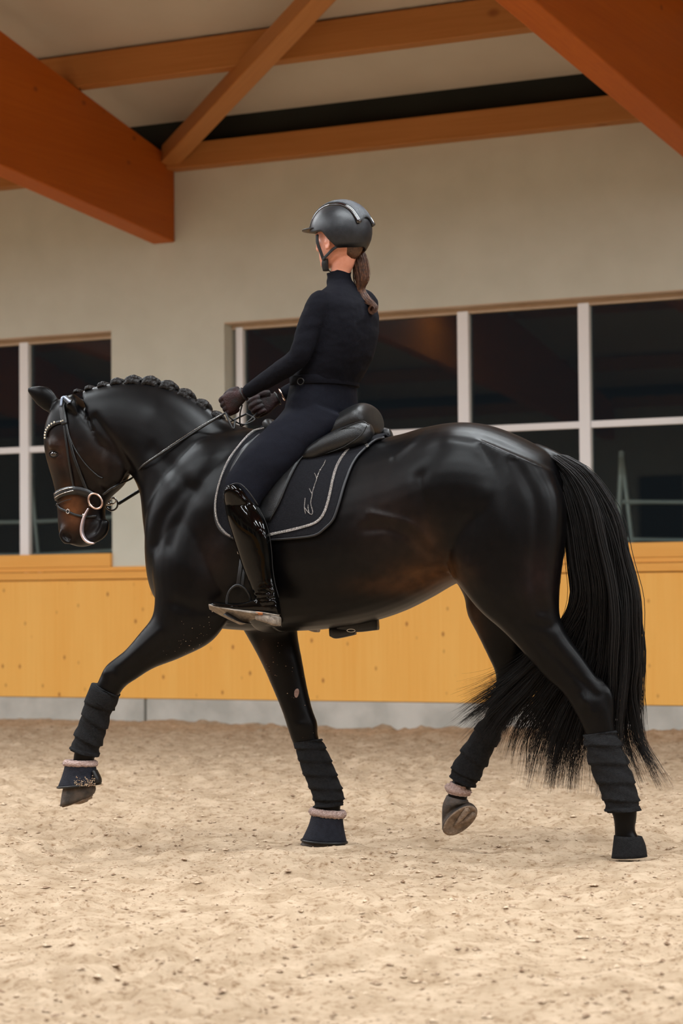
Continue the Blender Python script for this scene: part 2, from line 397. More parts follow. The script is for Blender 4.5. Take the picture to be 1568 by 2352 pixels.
tag(g.obj('sand_clods', M['clod'], None, False), 'small crumbs and fibres of footing strewn over the pale riding sand', 'sand', kind='stuff')

# long wall ---------------------------------------------------------
def wall_side(name, flip):
    tw = (lambda a: a) if not flip else (lambda a: HW-a)
    def bx(s0, s1, t0, t1, z0, z1):
        a, b = tw(t0), tw(t1); return (s0, s1, min(a, b), max(a, b), z0, z1)
    boxes = []; cur = SMIN
    for a, b in wins:
        boxes.append(bx(cur, a, -.32, 0, K_TOP-.05, Z_TOP)); cur = b
    boxes.append(bx(cur, SMAX, -.32, 0, K_TOP-.05, Z_TOP))
    boxes.append(bx(SMIN, SMAX, -.32, 0, Z_TOP, 4.70))
    boxes.append(bx(SMIN, SMAX, -.32, -.02, -.3, K_TOP-.05))
    w = hobj(name, boxes, M['wall'], kind='structure')
    return w, bx
wb, bx = wall_side('wall_back', False)
hobj('eave_shade_board', [(SMIN, SMAX, -.3, -.04, 4.70, 5.0)], M['night'], wb)  # near-black board added to paint the unlit gap under the eave
wf, bxf = wall_side('wall_front', True)
for s0 in np.arange(-26.8, 27, 5.0):                 # concrete footing blocks
    hobj('concrete_block', [(s0+.012, s0+4.988, -.018, .045, -.25, K_BOT)], M['concrete'], wb, bev=.008)
for s0 in np.arange(-28.45, 27, 5.0):
    hobj('kick_panel', [(s0+.002, s0+4.998, -.018, .03, K_BOT+.004, K_TOP-.072)], M['kick'], wb, bev=.003)
    hobj('kick_panel', [(s0+.002, s0+4.998, HW-.03, HW+.018, .1, K_TOP)], M['kick'], wf)
hobj('cap_board', [(SMIN, SMAX, -.018, .055, K_TOP-.066, K_TOP-.002)], M['sill'], wb, bev=.006)
hobj('trim_1', [(SMIN, SMAX, -.018, .030, K_TOP+.002, K_TOP+.038)], M['sill'], None, kind='structure', bev=.003)
GT = -.17
def window(idx, a, b, name, bxx, outdoor=True):
    e = bpy.data.objects.new(name, None); C.objects.link(e); e.location = W((a+b)/2, GT, Z_SILL); e['kind'] = 'structure'
    if bxx is bxf: e.location = W((a+b)/2, HW-GT, Z_SILL)
    def B(nm, bb, m, bev=.0): return hobj(nm, [bxx(*bb)], m, e, bev=bev)
    B('sill', (a-.0, b+.0, GT-.12, .034, K_TOP+.04, Z_SILL), M['sill'], .004)
    B('reveal', (a, b, GT-.06, -.003, Z_TOP-.012, Z_TOP+.01), M['reveal'])
    return e, B
def span(px0, px1, py, t=GT+.05): return onwall(px0, py, t)[0], onwall(px1, py, t)[0]
mulls = {1: [span(44, 64.5, 900)], 2: [span(541, 557, 850), (0, 0), span(1050, 1075.5, 850), span(1328, 1354, 900)]}
m2 = mulls[2]; sp = (m2[2][0]-m2[0][0])/2; m2[1] = (m2[0][0]+sp, m2[0][1]+sp+.01)
zt0 = onwall(784, 993, GT+.03)[2]; zt1 = onwall(784, 1008, GT+.03)[2]
zh = onwall(784, 741, GT+.03)[2]
for i, (a, b) in enumerate(wins):
    e, B = window(i, a, b, 'window_%d' % (i+1), bx)
    ms = mulls.get(i) or [(x-.045, x+.045) for x in np.arange(a+.9, b-.3, 1.0)]
    if i == 1: ms = [(ms[0][0]-1.01*k, ms[0][1]-1.01*k) for k in (0, 1, 2)] + [(b-.002, b+.06)]
    if i == 2: ms = ms+[(ms[-1][0]+.99, ms[-1][1]+.99)]
    ms = sorted([m_ for m_ in ms if m_[1] > a-.05 and m_[0] < b+.05])
    for m_ in ms: B('mullion', (m_[0], m_[1], GT-.02, GT+.05, Z_SILL-.002, zh+.02), M['white'], .006)
    B('head_frame', (a, b, GT-.02, GT+.045, zh, Z_TOP-.01), M['reveal'], .004)
    cuts = [a]+[x for m_ in ms for x in m_]+[b]
    for k in range(0, len(cuts), 2):
        x0, x1 = cuts[k], cuts[k+1]
        if x1-x0 < .08: continue
        B('transom', (x0+.001, x1-.001, GT-.015, GT+.04, zt1, zt0), M['white'], .004)
        B('pane', (x0, x1, GT-.004, GT+.004, Z_SILL, zt1), M['glass'])
        B('pane', (x0, x1, GT-.004, GT+.004, zt0, zh), M['glass'])
for i, (a, b) in enumerate(wins):                    # windows of the opposite side (seen only mirrored)
    e, B = window(i, a, b, 'window_%d' % (i+6), bxf)
    for x in np.arange(a+.9, b-.3, 1.0): B('mullion', (x-.045, x+.045, GT-.02, GT+.05, Z_SILL, Z_TOP), M['white'])
    B('pane', (a, b, GT-.01, GT, Z_SILL, Z_TOP), M['night'])
# gable ends
hobj('wall_left', [(SMIN-.3, SMIN, -.3, HW+.3, -.3, 8.2)], M['wall'], kind='structure')
hobj('wall_right', [(SMAX, SMAX+.3, -.3, HW+.3, -.3, 8.2)], M['wall'], kind='structure')

# roof: boards run along the hall, one strip above the next
RS = .218; Z_R = 4.63+.27
def roofz(t): return Z_R+RS*(t if t < HW/2 else HW-t)
rc = bpy.data.objects.new('ceiling', None); C.objects.link(rc); rc.location = W(0, HW/2, Z_R+2); rc['kind'] = 'structure'
step = 1.2; tcur = .10  # boards start short of the wall; near-black deck shows there as painted shade
while tcur < HW-.15:
    t1 = min(tcur+step, HW-.10) if not (tcur < HW/2 < tcur+step) else HW/2
    for s0 in np.arange(SMIN, SMAX-.1, 18):
        g = G(); a, b = tcur+.006, t1-.006; s1 = s0+17.99
        v = [W(s_, t_, roofz(t_)+dz) for dz in (0, .06) for t_ in (a, b) for s_ in (s0+.005, s1)]
        g.add(v, [(0, 1, 3, 2), (4, 6, 7, 5), (0, 4, 5, 1), (2, 3, 7, 6), (0, 2, 6, 4), (1, 5, 7, 3)])
        g.obj('ceiling_board', M['ceil'], rc, False)
    tcur = t1
g = G()
v = [W(s_, t_, roofz(t_)+.07) for s_ in (SMIN-.3, SMAX+.3) for t_ in (-.5, HW/2, HW+.5)]
g.add(v, [(0, 1, 4, 3), (1, 2, 5, 4)]); o = g.obj('roof_deck', M['night'], rc, False)

# glulam frames
def frame(name, sn, parent=None):
    th = .21; t_, g = [0.0, HW/2, HW-.0], G()
    prof = [(0.005, 3.947), (HW/2, 3.947+.093*HW/2), (HW-.005, 3.947), (HW-.005, 4.63), (HW/2, 4.63+RS*HW/2), (0.005, 4.63)]
    v = [W(sn-th, a, b) for a, b in prof]+[W(sn, a, b) for a, b in prof]
    g.add(v, [(0, 1, 4, 5), (1, 2, 3, 4), (6, 11, 10, 7), (7, 10, 9, 8), (0, 6, 7, 1), (1, 7, 8, 2), (5, 4, 10, 11), (4, 3, 9, 10), (0, 5, 11, 6), (2, 8, 9, 3)])
    me = g.mesh(name); o = link(name, me, M['beam'], parent, False)
    base = Matrix.Translation(Vector(W(sn, 0, 3.947))) @ Matrix.Rotation(-A_W-math.pi/2, 4, 'Z')
    me.transform(base.inverted()); o.matrix_world = base
    bv = o.modifiers.new('b', 'BEVEL'); bv.width = .012; bv.segments = 2; bv.limit_method = 'ANGLE'
    return o
SB = [-1.51, 3.37]
tag(frame('roof_beam', SB[0]), 'deep orange laminated roof beam ending at the wall, upper left', 'beam')
tag(frame('roof_beam', SB[1]), 'deep orange laminated roof beam crossing the upper right corner', 'beam')
for k in (-5, -4, -3, -2, -1, 2, 3, 4, 5):
    o = frame('trim_2', SB[0]+4.91*k); o['kind'] = 'structure'
def timber(name, p0, p1, w, h, m, up=(0, 0, 1)):
    p0, p1 = np.array(p0), np.array(p1); d = p1-p0; Ln = np.linalg.norm(d); x = d/Ln; u = np.array(up, float); u -= x*(u@x); u /= np.linalg.norm(u)
    y = np.cross(u, x); B = Matrix(((x[0], y[0], u[0], p0[0]), (x[1], y[1], u[1], p0[1]), (x[2], y[2], u[2], p0[2]), (0, 0, 0, 1)))
    v = [(a, b, c) for c in (-h/2, h/2) for b in (-w/2, w/2) for a in (0, Ln)]
    me = pyd(name, v, [(0, 2, 3, 1), (4, 5, 7, 6), (0, 1, 5, 4), (2, 6, 7, 3), (0, 4, 6, 2), (1, 3, 7, 5)])
    o = link(name, me, m, None, False); o.matrix_world = B
    bv = o.modifiers.new('b', 'BEVEL'); bv.width = .008; bv.segments = 2; return o
UPN = np.array([0, 0, 1.])-T*RS; UPN /= np.linalg.norm(UPN)
s_a, s_b = SB[0]+.002, SB[1]-.212
PT, PZ = 1.40, 5.075                                 # purlin centre
tag(timber('purlin', W(s_a-4.9, PT, PZ), W(s_b+4.9, PT, PZ), .14, .25, M['timber']), 'orange purlin with dark knots running below the ceiling between the two roof beams', 'timber')
tag(timber('wall_plate', W(s_a, .07, 4.63), W(s_b, .07, 4.63), .15, .20, M['timber']), 'long brown timber along the top of the wall, right of the left roof beam', 'timber')
tag(timber('wall_plate', W(SB[0]-4.9, .07, 4.63), W(SB[0]-.213, .07, 4.63), .15, .20, M['timber']), 'short end of brown wall timber showing at the left edge under the left roof beam', 'timber')
p0 = W(SB[0]+.02, .12, 4.64); p1 = W(SB[1]-.2, 4.35, 4.52+RS*4.2)
tag(timber('roof_brace', p0, p1, .15, .16, M['timber'], UPN), 'diagonal timber brace rising from the foot of the left roof beam', 'timber')
g = G()
for k in range(-5, 6):
    for tk in (1.4, 4.9, 7.9, 10.9, 13.1, 16.1, 19.1, 22.1):
        if abs(k) <= 1 and tk == 1.4: continue
        sa = SB[0]+4.91*k+.005; zz = 4.63+RS*(tk if tk < 12 else HW-tk)+.125
        hbox(g, sa, sa+4.69, tk-.08, tk+.08, zz-.12, zz+.12)
    if k not in (0, -1): hbox(g, SB[0]+4.91*k+.005, SB[0]+4.91*k+4.69, 0, .15, 4.53, 4.73)
    hbox(g, SB[0]+4.91*k+.005, SB[0]+4.91*k+4.69, HW-.15, HW, 4.53, 4.73)
o = g.obj('trim_3', M['timber'], None, False); o['kind'] = 'structure'
# yard outside the windows
g = G(); g.add([W(-40, -.33, -.05), W(40, -.33, -.05), W(40, -30, -.05), W(-40, -30, -.05)], [(0, 1, 2, 3)])
o = g.obj('night_yard', M['night'], None, False); o['kind'] = 'structure'
def rails(name, label, sa, sb, t, n, seed):
    r = random.Random(seed); th = thing(name, label, 'railing', W(sa, t, 0))
    for z in (1.15, 1.45, 1.75):
        g = G(); g.add(*tube([W(sa, t, z), W((sa+sb)/2, t, z-.03), W(sb, t, z)], .022, 8)); g.obj('rail', M['pale'], th)
    for k in range(n):
        s_ = sa+(sb-sa)*k/(n-1); g = G(); g.add(*tube([W(s_-.1, t-.25, 0), W(s_, t, 1.2), W(s_+.05, t, 2.15)], .025, 8)); g.obj('post', M['pale'], th)
        g = G(); g.add(*tube([W(s_+.28, t, 0), W(s_+.05, t, 2.15)], .02, 8)); g.obj('strut', M['pale'], th)
rails('yard_railing', 'pale metal railing faintly seen through the left window', -4.9, -2.6, -1.1, 3, 1)
rails('yard_railing', 'pale metal railing faintly seen through the right end of the long window', 1.9, 4.2, -1.1, 3, 2)

# ================================================================== THE HORSE
horse = thing('horse', 'glossy black horse in an extended trot across the sand, carrying the rider', 'horse', P(800, 1946, 0)*[1, 1, 0])
g = G()
# trunk: vertical sections from chest to buttocks  (x, top y, bottom y, half width, exponent, egg)
trunk = [(350, 1165, 1335, .085, 2.2, 0), (372, 1110, 1385, .165, 2.3, 0), (415, 1045, 1420, .205, 2.4, -.02), (480, 995, 1440, .22, 2.4, -.05),
         (560, 986, 1448, .235, 2.3, -.10), (640, 990, 1450, .26, 2.2, -.14), (740, 1006, 1446, .30, 2.1, -.10), (840, 1012, 1431, .315, 2.1, -.06),
         (920, 999, 1406, .31, 2.15, 0), (985, 981, 1374, .295, 2.2, .04), (1050, 971, 1338, .285, 2.3, .06), (1110, 974, 1330, .28, 2.3, .04),
         (1170, 992, 1335, .275, 2.3, 0), (1230, 1021, 1335, .25, 2.3, 0), (1275, 1052, 1310, .19, 2.2, 0), (1300, 1105, 1240, .10, 2.1, 0)]
g.add(*loft([st(x, a, x, b, 0, w, e, k) for x, a, b, w, e, k in trunk], 44, 5))
# neck
neck = [((600, 990), (395, 1380), .17), ((555, 978), (352, 1300), .165), ((515, 962), (338, 1215), .15), ((465, 925), (330, 1145), .13), ((410, 897), (316, 1108), .115),
        ((350, 880), (304, 1092), .105), ((290, 876), (292, 1085), .10), ((235, 884), (285, 1075), .098), ((190, 897), (272, 1060), .09)]
g.add(*loft([st(*a, *b, 0, w, 2.15, -.18) for a, b, w in neck], 36, 5))
# head
head = [((170, 904), (228, 975), .055, 2.1), ((138, 918), (268, 1020), .085, 2.2), ((116, 952), (290, 1056), .098, 2.4), ((106, 992), (294, 1086), .100, 2.5), ((107, 1035), (286, 1108), .092, 2.5),
        ((116, 1076), (272, 1125), .078, 2.4), ((125, 1110), (256, 1140), .066, 2.3), ((131, 1145), (243, 1158), .058, 2.3), ((134, 1178), (240, 1182), .056, 2.3),
        ((136, 1208), (243, 1208), .060, 2.4), ((140, 1228), (238, 1231), .058, 2.4), ((155, 1246), (216, 1248), .045, 2.2), ((176, 1255), (196, 1256), .02, 2)]
g.add(*loft([st(*a, *b, 0, w, e, 0) for a, b, w, e in head], 36, 5))
for sg in (-1, 1):                                   # cheeks, brow, nostril rims
    g.add(*ell(P(252, 1070, sg*.062), HX*.075, HN*.035, np.array([0, 0, .10])))
    g.add(*ell(P(128, 1020, sg*.075), HX*.035, HN*.025, np.array([0, 0, .03])))
    g.add(*tube([P(147, 1212, sg*.052), P(141, 1228, sg*.058), P(150, 1243, sg*.052), P(164, 1246, sg*.045)], [.012, .013, .013, .010]))
    g.add(*tube([P(190, 1236, sg*.04), P(215, 1238, sg*.046), P(236, 1222, sg*.046), P(242, 1196, sg*.044)], [.016, .019, .022, .02]))
# ears
def ear(off, tip, b0, b1, ow):
    bx_, by_ = (b0[0]+b1[0])/2, (b0[1]+b1[1])/2
    mid = ((tip[0]*.5+bx_*.5), (tip[1]*.5+by_*.5))
    stt = []
    for f, wd in ((0, .55), (.2, .92), (.42, 1.), (.62, .82), (.8, .52), (.93, .24), (1., .04)):
        cx_ = bx_+(tip[0]-bx_)*f; cy_ = by_+(tip[1]-by_)*f-10*math.sin(math.pi*f)
        dx, dy = (b1[0]-b0[0])/2*wd*.8, (b1[1]-b0[1])/2*wd*.8
        stt.append(st(cx_-dx, cy_-dy, cx_+dx, cy_+dy, off+ow*f, .022*wd+.002, 2))
    return loft(stt, 20, 4)
g.add(*ear(.0, (61, 891), (108, 964), (148, 918), -.02))
g.add(*ear(-.075, (178, 950), (146, 944), (160, 912), -.01))
# near fore
nf = [((398, 1120), (520, 1110), -.115, .06), ((366, 1215), (520, 1210), -.135, .085), ((352, 1300), (530, 1310), -.145, .10), ((358, 1368), (528, 1400), -.15, .10), ((352, 1415), (488, 1470), -.15, .088),
      ((326, 1450), (416, 1510), -.15, .072), ((291, 1491), (352, 1535), -.15, .056), ((266, 1511), (312, 1560), -.15, .048), ((244, 1530), (287, 1577), -.15, .046), ((229, 1560), (270, 1600), -.15, .044),
      ((217, 1590), (256, 1630), -.15, .034), ((198, 1660), (236, 1675), -.15, .030), ((183, 1705), (225, 1715), -.15, .036), ((172, 1728), (217, 1740), -.15, .036), ((168, 1750), (212, 1758), -.15, .033), ((158, 1790), (208, 1790), -.15, .038)]
g.add(*loft([st(*a, *b, o, w, 2.1) for a, b, o, w in nf], 26, 5))
# far fore
ff = [((470, 1250), (640, 1230), .13, .09), ((500, 1340), (668, 1330), .13, .09), ((545, 1420), (678, 1405), .125, .085), ((577, 1475), (682, 1462), .12, .075), ((603, 1525), (692, 1515), .11, .062), ((628, 1583), (704, 1578), .105, .05),
      ((648, 1632), (716, 1628), .10, .045), ((661, 1672), (728, 1662), .10, .045), ((671, 1702), (729, 1686), .10, .04), ((685, 1735), (738, 1722), .10, .034), ((704, 1785), (752, 1770), .10, .031),
      ((722, 1835), (784, 1822), .10, .037), ((728, 1858), (781, 1856), .10, .034), ((722, 1885), (778, 1885), .10, .038)]
g.add(*loft([st(*a, *b, o, w, 2.1) for a, b, o, w in ff], 26, 5))
# near hind
nh = [((1085, 1000), (1270, 1080), -.12, .12), ((1040, 1110), (1296, 1150), -.135, .135), ((1020, 1220), (1298, 1230), -.145, .14), ((1030, 1305), (1288, 1310), -.15, .13), ((1062, 1352), (1283, 1370), -.155, .115),
      ((1104, 1404), (1286, 1420), -.155, .092), ((1158, 1452), (1306, 1462), -.15, .072), ((1214, 1512), (1336, 1505), -.145, .056), ((1252, 1556), (1366, 1548), -.14, .047), ((1290, 1590), (1392, 1585), -.14, .042),
      ((1318, 1632), (1405, 1622), -.14, .042), ((1342, 1682), (1412, 1668), -.14, .038), ((1358, 1740), (1420, 1728), -.14, .032), ((1382, 1800), (1438, 1790), -.14, .032), ((1398, 1850), (1460, 1842), -.14, .037),
      ((1408, 1878), (1462, 1876), -.14, .036), ((1411, 1905), (1458, 1906), -.14, .033), ((1411, 1928), (1470, 1930), -.14, .036)]
g.add(*loft([st(*a, *b, o, w, 2.15) for a, b, o, w in nh], 30, 5))
# far hind
fh = [((1060, 1080), (1250, 1110), .12, .12), ((1035, 1200), (1285, 1200), .135, .13), ((1040, 1310), (1275, 1300), .145, .12), ((1066, 1370), (1262, 1365), .145, .10), ((1074, 1412), (1238, 1420), .14, .08),
      ((1094, 1452), (1216, 1470), .135, .062), ((1120, 1505), (1208, 1525), .13, .05), ((1138, 1548), (1212, 1580), .13, .044), ((1136, 1590), (1200, 1625), .13, .042), ((1118, 1632), (1172, 1655), .13, .036),
      ((1086, 1700), (1130, 1722), .13, .032), ((1052, 1762), (1098, 1785), .13, .035), ((1040, 1790), (1084, 1806), .13, .034), ((1030, 1815), (1074, 1826), .13, .032), ((1026, 1838), (1072, 1846), .13, .034)]
g.add(*loft([st(*a, *b, o, w, 2.1) for a, b, o, w in fh], 26, 5))
# dock of the tail
dock = [P(1225, 1045, 0), P(1270, 1062, 0), P(1315, 1090, 0), P(1350, 1140, 0), P(1368, 1205, 0), P(1374, 1270, 0)]
g.add(*tube(dock, [.05, .045, .042, .034, .026, .015], 14))
# points of hock
g.add(*tube([P(1372, 1560, -.14), P(1392, 1590, -.14), P(1398, 1612, -.14), P(1402, 1650, -.14)], [.012, .022, .022, .016], 12, 4))
g.add(*ell(P(1350, 1612, -.14), HX*.045, HN*.05, np.array([0, 0, .05])))
g.add(*ell(P(255, 1548, -.15), HX*.034, HN*.048, np.array([0, 0, .036])))
g.add(*ell(P(696, 1664, .10), HX*.05, HN*.050, np.array([0, 0, .045])))
# elbow and breast masses
for sg in (-1, 1):
    g.add(*ell(P(392, 1290, sg*.09), HX*.06, HN*.085, np.array([0, 0, .15])))
hm = remesh(g, .0085, 7, .5, 'body')
v = getv(hm); nrm = getn(hm); lv = loc(v); ln = np.stack([nrm@HX, nrm@HN, nrm[:, 2]], -1)
def l2(pts, off):                                    # pixel polyline -> horse x,z on the near flank
    q = loc([P(x, y, off) for x, y in catmull(pts, 4)]); return q[:, [0, 2]]
xz = lv[:, [0, 2]]; near = lv[:, 1] < 0
side = np.clip(np.abs(ln[:, 1])*1.6-.25, 0, 1)
disp = np.zeros(len(v))
def muscle(pts, sig, amp, off=-.25, both=True, sid=None):
    d = segdist(xz, l2(pts, off)); w = np.exp(-(d/sig)**2)*(side if sid is None else 1)
    if not both: w = w*near
    disp[:] += amp*w
J = muscle
J([(560, 1010), (500, 1050), (450, 1110), (410, 1180), (385, 1250)], .030, -.010)         # front of the shoulder blade
J([(590, 1060), (520, 1120), (450, 1200), (420, 1290)], .07, .012)
J([(345, 1250), (365, 1190), (415, 1120)], .03, -.010)
J([(400, 1385), (470, 1400), (540, 1360), (590, 1290)], .028, -.008)                      # triceps edge
J([(480, 1330), (540, 1230)], .07, .012)
J([(440, 1130), (380, 1080), (320, 1030)], .035, -.007)                                   # jugular groove
J([(470, 1040), (400, 980), (330, 940)], .06, .008)
J([(300, 1085), (262, 1020), (215, 960)], .018, -.012, -.1)                               # behind the jaw
J([(180, 1100), (240, 1080)], .02, -.004, -.08)
J([(185, 1040), (175, 1100), (168, 1150)], .014, .005, -.08)                              # facial crest
J([(140, 1040), (150, 1100)], .016, -.004, -.08)
J([(122, 1040), (136, 1042)], .013, -.007, -.09)                                          # eye hollow
J([(116, 1026), (140, 1026)], .008, .005, -.09)
J([(150, 1230), (156, 1236)], .010, -.014, -.06)                                          # nostril
J([(170, 1244), (200, 1216), (208, 1196)], .006, -.006, -.06)                             # mouth
J([(860, 1180), (900, 1190), (950, 1205), (990, 1245), (1020, 1295)], .014, .007)         # flank fold
J([(850, 1215), (900, 1215), (950, 1235), (985, 1275)], .022, -.009)
J([(845, 1200), (830, 1250), (860, 1320), (930, 1360)], .03, .005)
J([(930, 1320), (990, 1300), (1030, 1318)], .012, -.005)
J([(1035, 1340), (1010, 1260), (985, 1180), (970, 1100)], .028, -.010)                    # in front of the thigh
J([(905, 1050), (940, 1010), (958, 985)], .018, .006)
J([(980, 1080), (1010, 1030)], .04, -.006)
J([(1030, 1010), (1080, 1020)], .04, .008)                                               # hip
J([(1180, 1060), (1225, 1140), (1235, 1230), (1225, 1330), (1240, 1400)], .022, -.010)    # hamstring groove
J([(1265, 1110), (1275, 1200), (1262, 1290), (1250, 1360)], .05, .010)
J([(1130, 1140), (1175, 1250), (1190, 1360)], .05, .008)
J([(1080, 1300), (1110, 1340), (1160, 1400), (1230, 1500)], .03, .006)
J([(1180, 1420), (1260, 1440), (1290, 1400)], .018, -.005)
J([(1235, 1470), (1300, 1540), (1360, 1600)], .014, -.006)
J([(1330, 1600), (1350, 1640)], .014, .006)
J([(640, 1420), (760, 1410), (880, 1380)], .04, .004)
J([(380, 1480), (320, 1520), (280, 1545)], .012, -.005)
J([(360, 1450), (300, 1500), (262, 1530)], .016, .004)
J([(246, 1545), (262, 1570)], .014, .004)
v = v+nrm*disp[:, None]*.8
setv(hm, v)
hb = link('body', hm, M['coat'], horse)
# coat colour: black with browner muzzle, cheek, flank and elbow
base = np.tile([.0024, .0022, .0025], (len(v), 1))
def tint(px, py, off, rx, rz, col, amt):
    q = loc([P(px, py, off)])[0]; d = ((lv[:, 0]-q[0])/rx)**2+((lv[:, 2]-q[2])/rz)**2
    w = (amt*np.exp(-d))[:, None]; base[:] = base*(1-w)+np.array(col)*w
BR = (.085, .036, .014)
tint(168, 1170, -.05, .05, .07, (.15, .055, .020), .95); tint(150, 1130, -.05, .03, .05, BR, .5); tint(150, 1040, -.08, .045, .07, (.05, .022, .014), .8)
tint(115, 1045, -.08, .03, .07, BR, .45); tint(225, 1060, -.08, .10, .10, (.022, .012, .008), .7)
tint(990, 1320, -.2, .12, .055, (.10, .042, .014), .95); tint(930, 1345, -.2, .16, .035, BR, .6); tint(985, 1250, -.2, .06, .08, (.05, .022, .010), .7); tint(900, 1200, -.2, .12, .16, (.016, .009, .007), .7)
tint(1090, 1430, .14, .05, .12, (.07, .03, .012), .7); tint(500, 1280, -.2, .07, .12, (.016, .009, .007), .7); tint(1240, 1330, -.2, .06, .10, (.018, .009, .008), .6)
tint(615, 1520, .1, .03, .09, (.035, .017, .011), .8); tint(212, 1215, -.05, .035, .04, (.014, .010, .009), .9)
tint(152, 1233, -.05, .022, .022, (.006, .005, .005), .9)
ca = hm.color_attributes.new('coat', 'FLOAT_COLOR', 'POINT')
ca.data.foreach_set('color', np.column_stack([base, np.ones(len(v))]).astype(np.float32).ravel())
bvh = BVHTree.FromPolygons([Vector(x) for x in v], [tuple(p.vertices) for p in hm.polygons])
def surf(px, py, lift=.004, fallback=-.2):           # nearest point of the hide on the line of sight, lifted outwards
    d = Vector(ray(px, py)); h = bvh.ray_cast(Vector(CAM), d)
    if h[0] is None:
        p = Vector(P(px, py, fallback)); h = bvh.find_nearest(p)
    n_ = h[1]
    if n_.dot(d) > 0: n_ = -n_
    return np.array(h[0]+n_*lift), np.array(n_)
def mirror(v): q = np.asarray(v)-HO; return HO+q-2*np.outer(q@HN, HN) if q.ndim > 1 else HO+q-2*(q@HN)*HN
def ribbon(pts, w, th=.003, lift=.003, sub=6, mir=False, g=None):   # leather strap lying on the hide
    g = g or G(); pp = catmull(pts, sub); q = [surf(x, y, lift) for x, y in pp]; p = np.array([a for a, _ in q]); n = np.array([b for _, b in q])
    for _ in range(3): p[1:-1] = (p[:-2]+2*p[1:-1]+p[2:])/4; n[1:-1] = (n[:-2]+2*n[1:-1]+n[2:])/4
    tg = np.gradient(p, axis=0); tg /= np.linalg.norm(tg, axis=1)[:, None]+1e-9; n /= np.linalg.norm(n, axis=1)[:, None]
    s = np.cross(n, tg); s /= np.linalg.norm(s, axis=1)[:, None]+1e-9; V = []; w = np.broadcast_to(w, (len(p),))
    for i in range(len(p)):
        a, b = p[i]-s[i]*w[i]/2, p[i]+s[i]*w[i]/2; V += [a, b, b+n[i]*th, a+n[i]*th]
    V = np.array(V); Fc = [(0, 3, 2, 1)]
    for i in range(len(p)-1):
        for j in range(4): a = i*4+j; b = i*4+(j+1) % 4; Fc.append((a, b, b+4, a+4))
    k = (len(p)-1)*4; Fc.append((k, k+1, k+2, k+3))
    g.add(V, Fc)
    if mir: g.add(mirror(V), [f[::-1] for f in Fc])
    return g
def rope(pts, r, lift=.002, mir=False, sub=6, m=None, g=None, ns=7):
    g = g or G(); pp = catmull(pts, sub); p = np.array([surf(x, y, lift)[0] for x, y in pp])
    p[1:-1] = (p[:-2]+2*p[1:-1]+p[2:])/4
    V, Fc = tube(p, r, ns, 1); g.add(V, Fc)
    if mir: g.add(mirror(V), [f[::-1] for f in Fc])
    return g

ZU0 = np.array([0, 0, 1.])
# eye
for sg in (-1, 1):
    q = surf(124, 1043, 0)[0]
    if sg > 0: q = mirror(q)
    gg = G().add(*ell(q-HN*sg*.006, HX*.018, HN*.018, np.array([0, 0, .015]), 20, 14)); o = gg.obj('eye', M['eye'], horse)
    gg = G()
    for a_, b_ in ((1, .9), (-1, 1)):
        pts = [q+HN*sg*.003+HX*.021*math.cos(t_)+np.array([0, 0, .013*math.sin(t_)*a_]) for t_ in np.linspace(0, math.pi, 9)]
        gg.add(*tube(pts, [.002, .003, .0036, .004, .0042, .004, .0036, .003, .002], 8, 2))
    ob = gg.obj('eyelid', M['coat'], horse)
    c_ = ob.data.color_attributes.new('coat', 'FLOAT_COLOR', 'POINT'); c_.data.foreach_set('color', np.tile([.012, .008, .006, 1], len(ob.data.vertices)).astype(np.float32))
# ear hollow

# chestnut of the far foreleg and flecks of sand thrown up on the legs
q, n_ = surf(680, 1593, 0.); G().add(*ell(q, HX*.008+ZU0*-.010, n_*.004, HX*.010+ZU0*.018)).obj('chestnut', mat('chestnut_horn', (.20, .12, .10), .8, (.30, .20, .17), scale=150), horse)
gg = G()
for i in range(95):
    x_, y_ = ((430, 1470), (480, 1440), (420, 1500), (650, 1560), (640, 1500), (705, 1720))[i % 6]
    x_ += rng.normal()*28; y_ += rng.normal()*26
    h_ = bvh.ray_cast(Vector(CAM), Vector(ray(x_, y_)))
    if h_[0] is None: continue
    r_ = .0006+.0014*rng.random()**3; gg.add(*ell(np.array(h_[0]), HX*r_*1.6, HN*r_, ZU0*r_, 6, 4))
o = gg.obj('sand_specks', M['clod'], horse); o['kind'] = 'stuff'
# plaited mane
crest = catmull([(178, 896), (205, 888), (236, 880), (268, 872), (306, 867), (348, 869), (391, 880), (432, 900), (471, 925), (504, 951)], 1)
sizes = [.013, .016, .020, .024, .033, .034, .034, .034, .033, .026]
for i, ((x, y), r) in enumerate(zip(crest, sizes)):
    gg = G(); j = min(i+1, len(crest)-1); k = max(i-1, 0); dx, dy = crest[j]-crest[k]; Lg = math.hypot(dx, dy)
    t = (P(x+dx/Lg, y+dy/Lg, 0)-P(x, y, 0)); t /= np.linalg.norm(t); up_ = np.cross(t, HN); up_ *= np.sign(up_[2])
    c = P(x, y, -.008)-up_*r*.38
    hgt = .62*r
    for a in range(4):                               # a folded plait: crossing lobes
        f = (a-1.5)/1.5; sg = 1 if a % 2 else -1
        g0 = c+t*f*r*.62+up_*hgt*(.55-.30*f*f)
        gg.add(*ell(g0+HN*sg*.006, t*r*.62+up_*(-f)*r*.22+HN*sg*.008, HN*.020, up_*hgt*.62, 14, 9))
        gg.add(*ell(g0-up_*r*.45-HN*.014, t*r*.46-up_*sg*r*.2, HN*.016, up_*r*.5, 12, 8))
    me = remesh(gg, .0028, 2, .4, 'braid'); vv_ = getv(me); nn_ = getn(me)
    vv_ = vv_+nn_*(np.array([noise.noise(Vector(p_)*220) for p_ in vv_])*.0022)[:, None]; setv(me, vv_)
    link('mane_braid', me, M['hair'], horse)

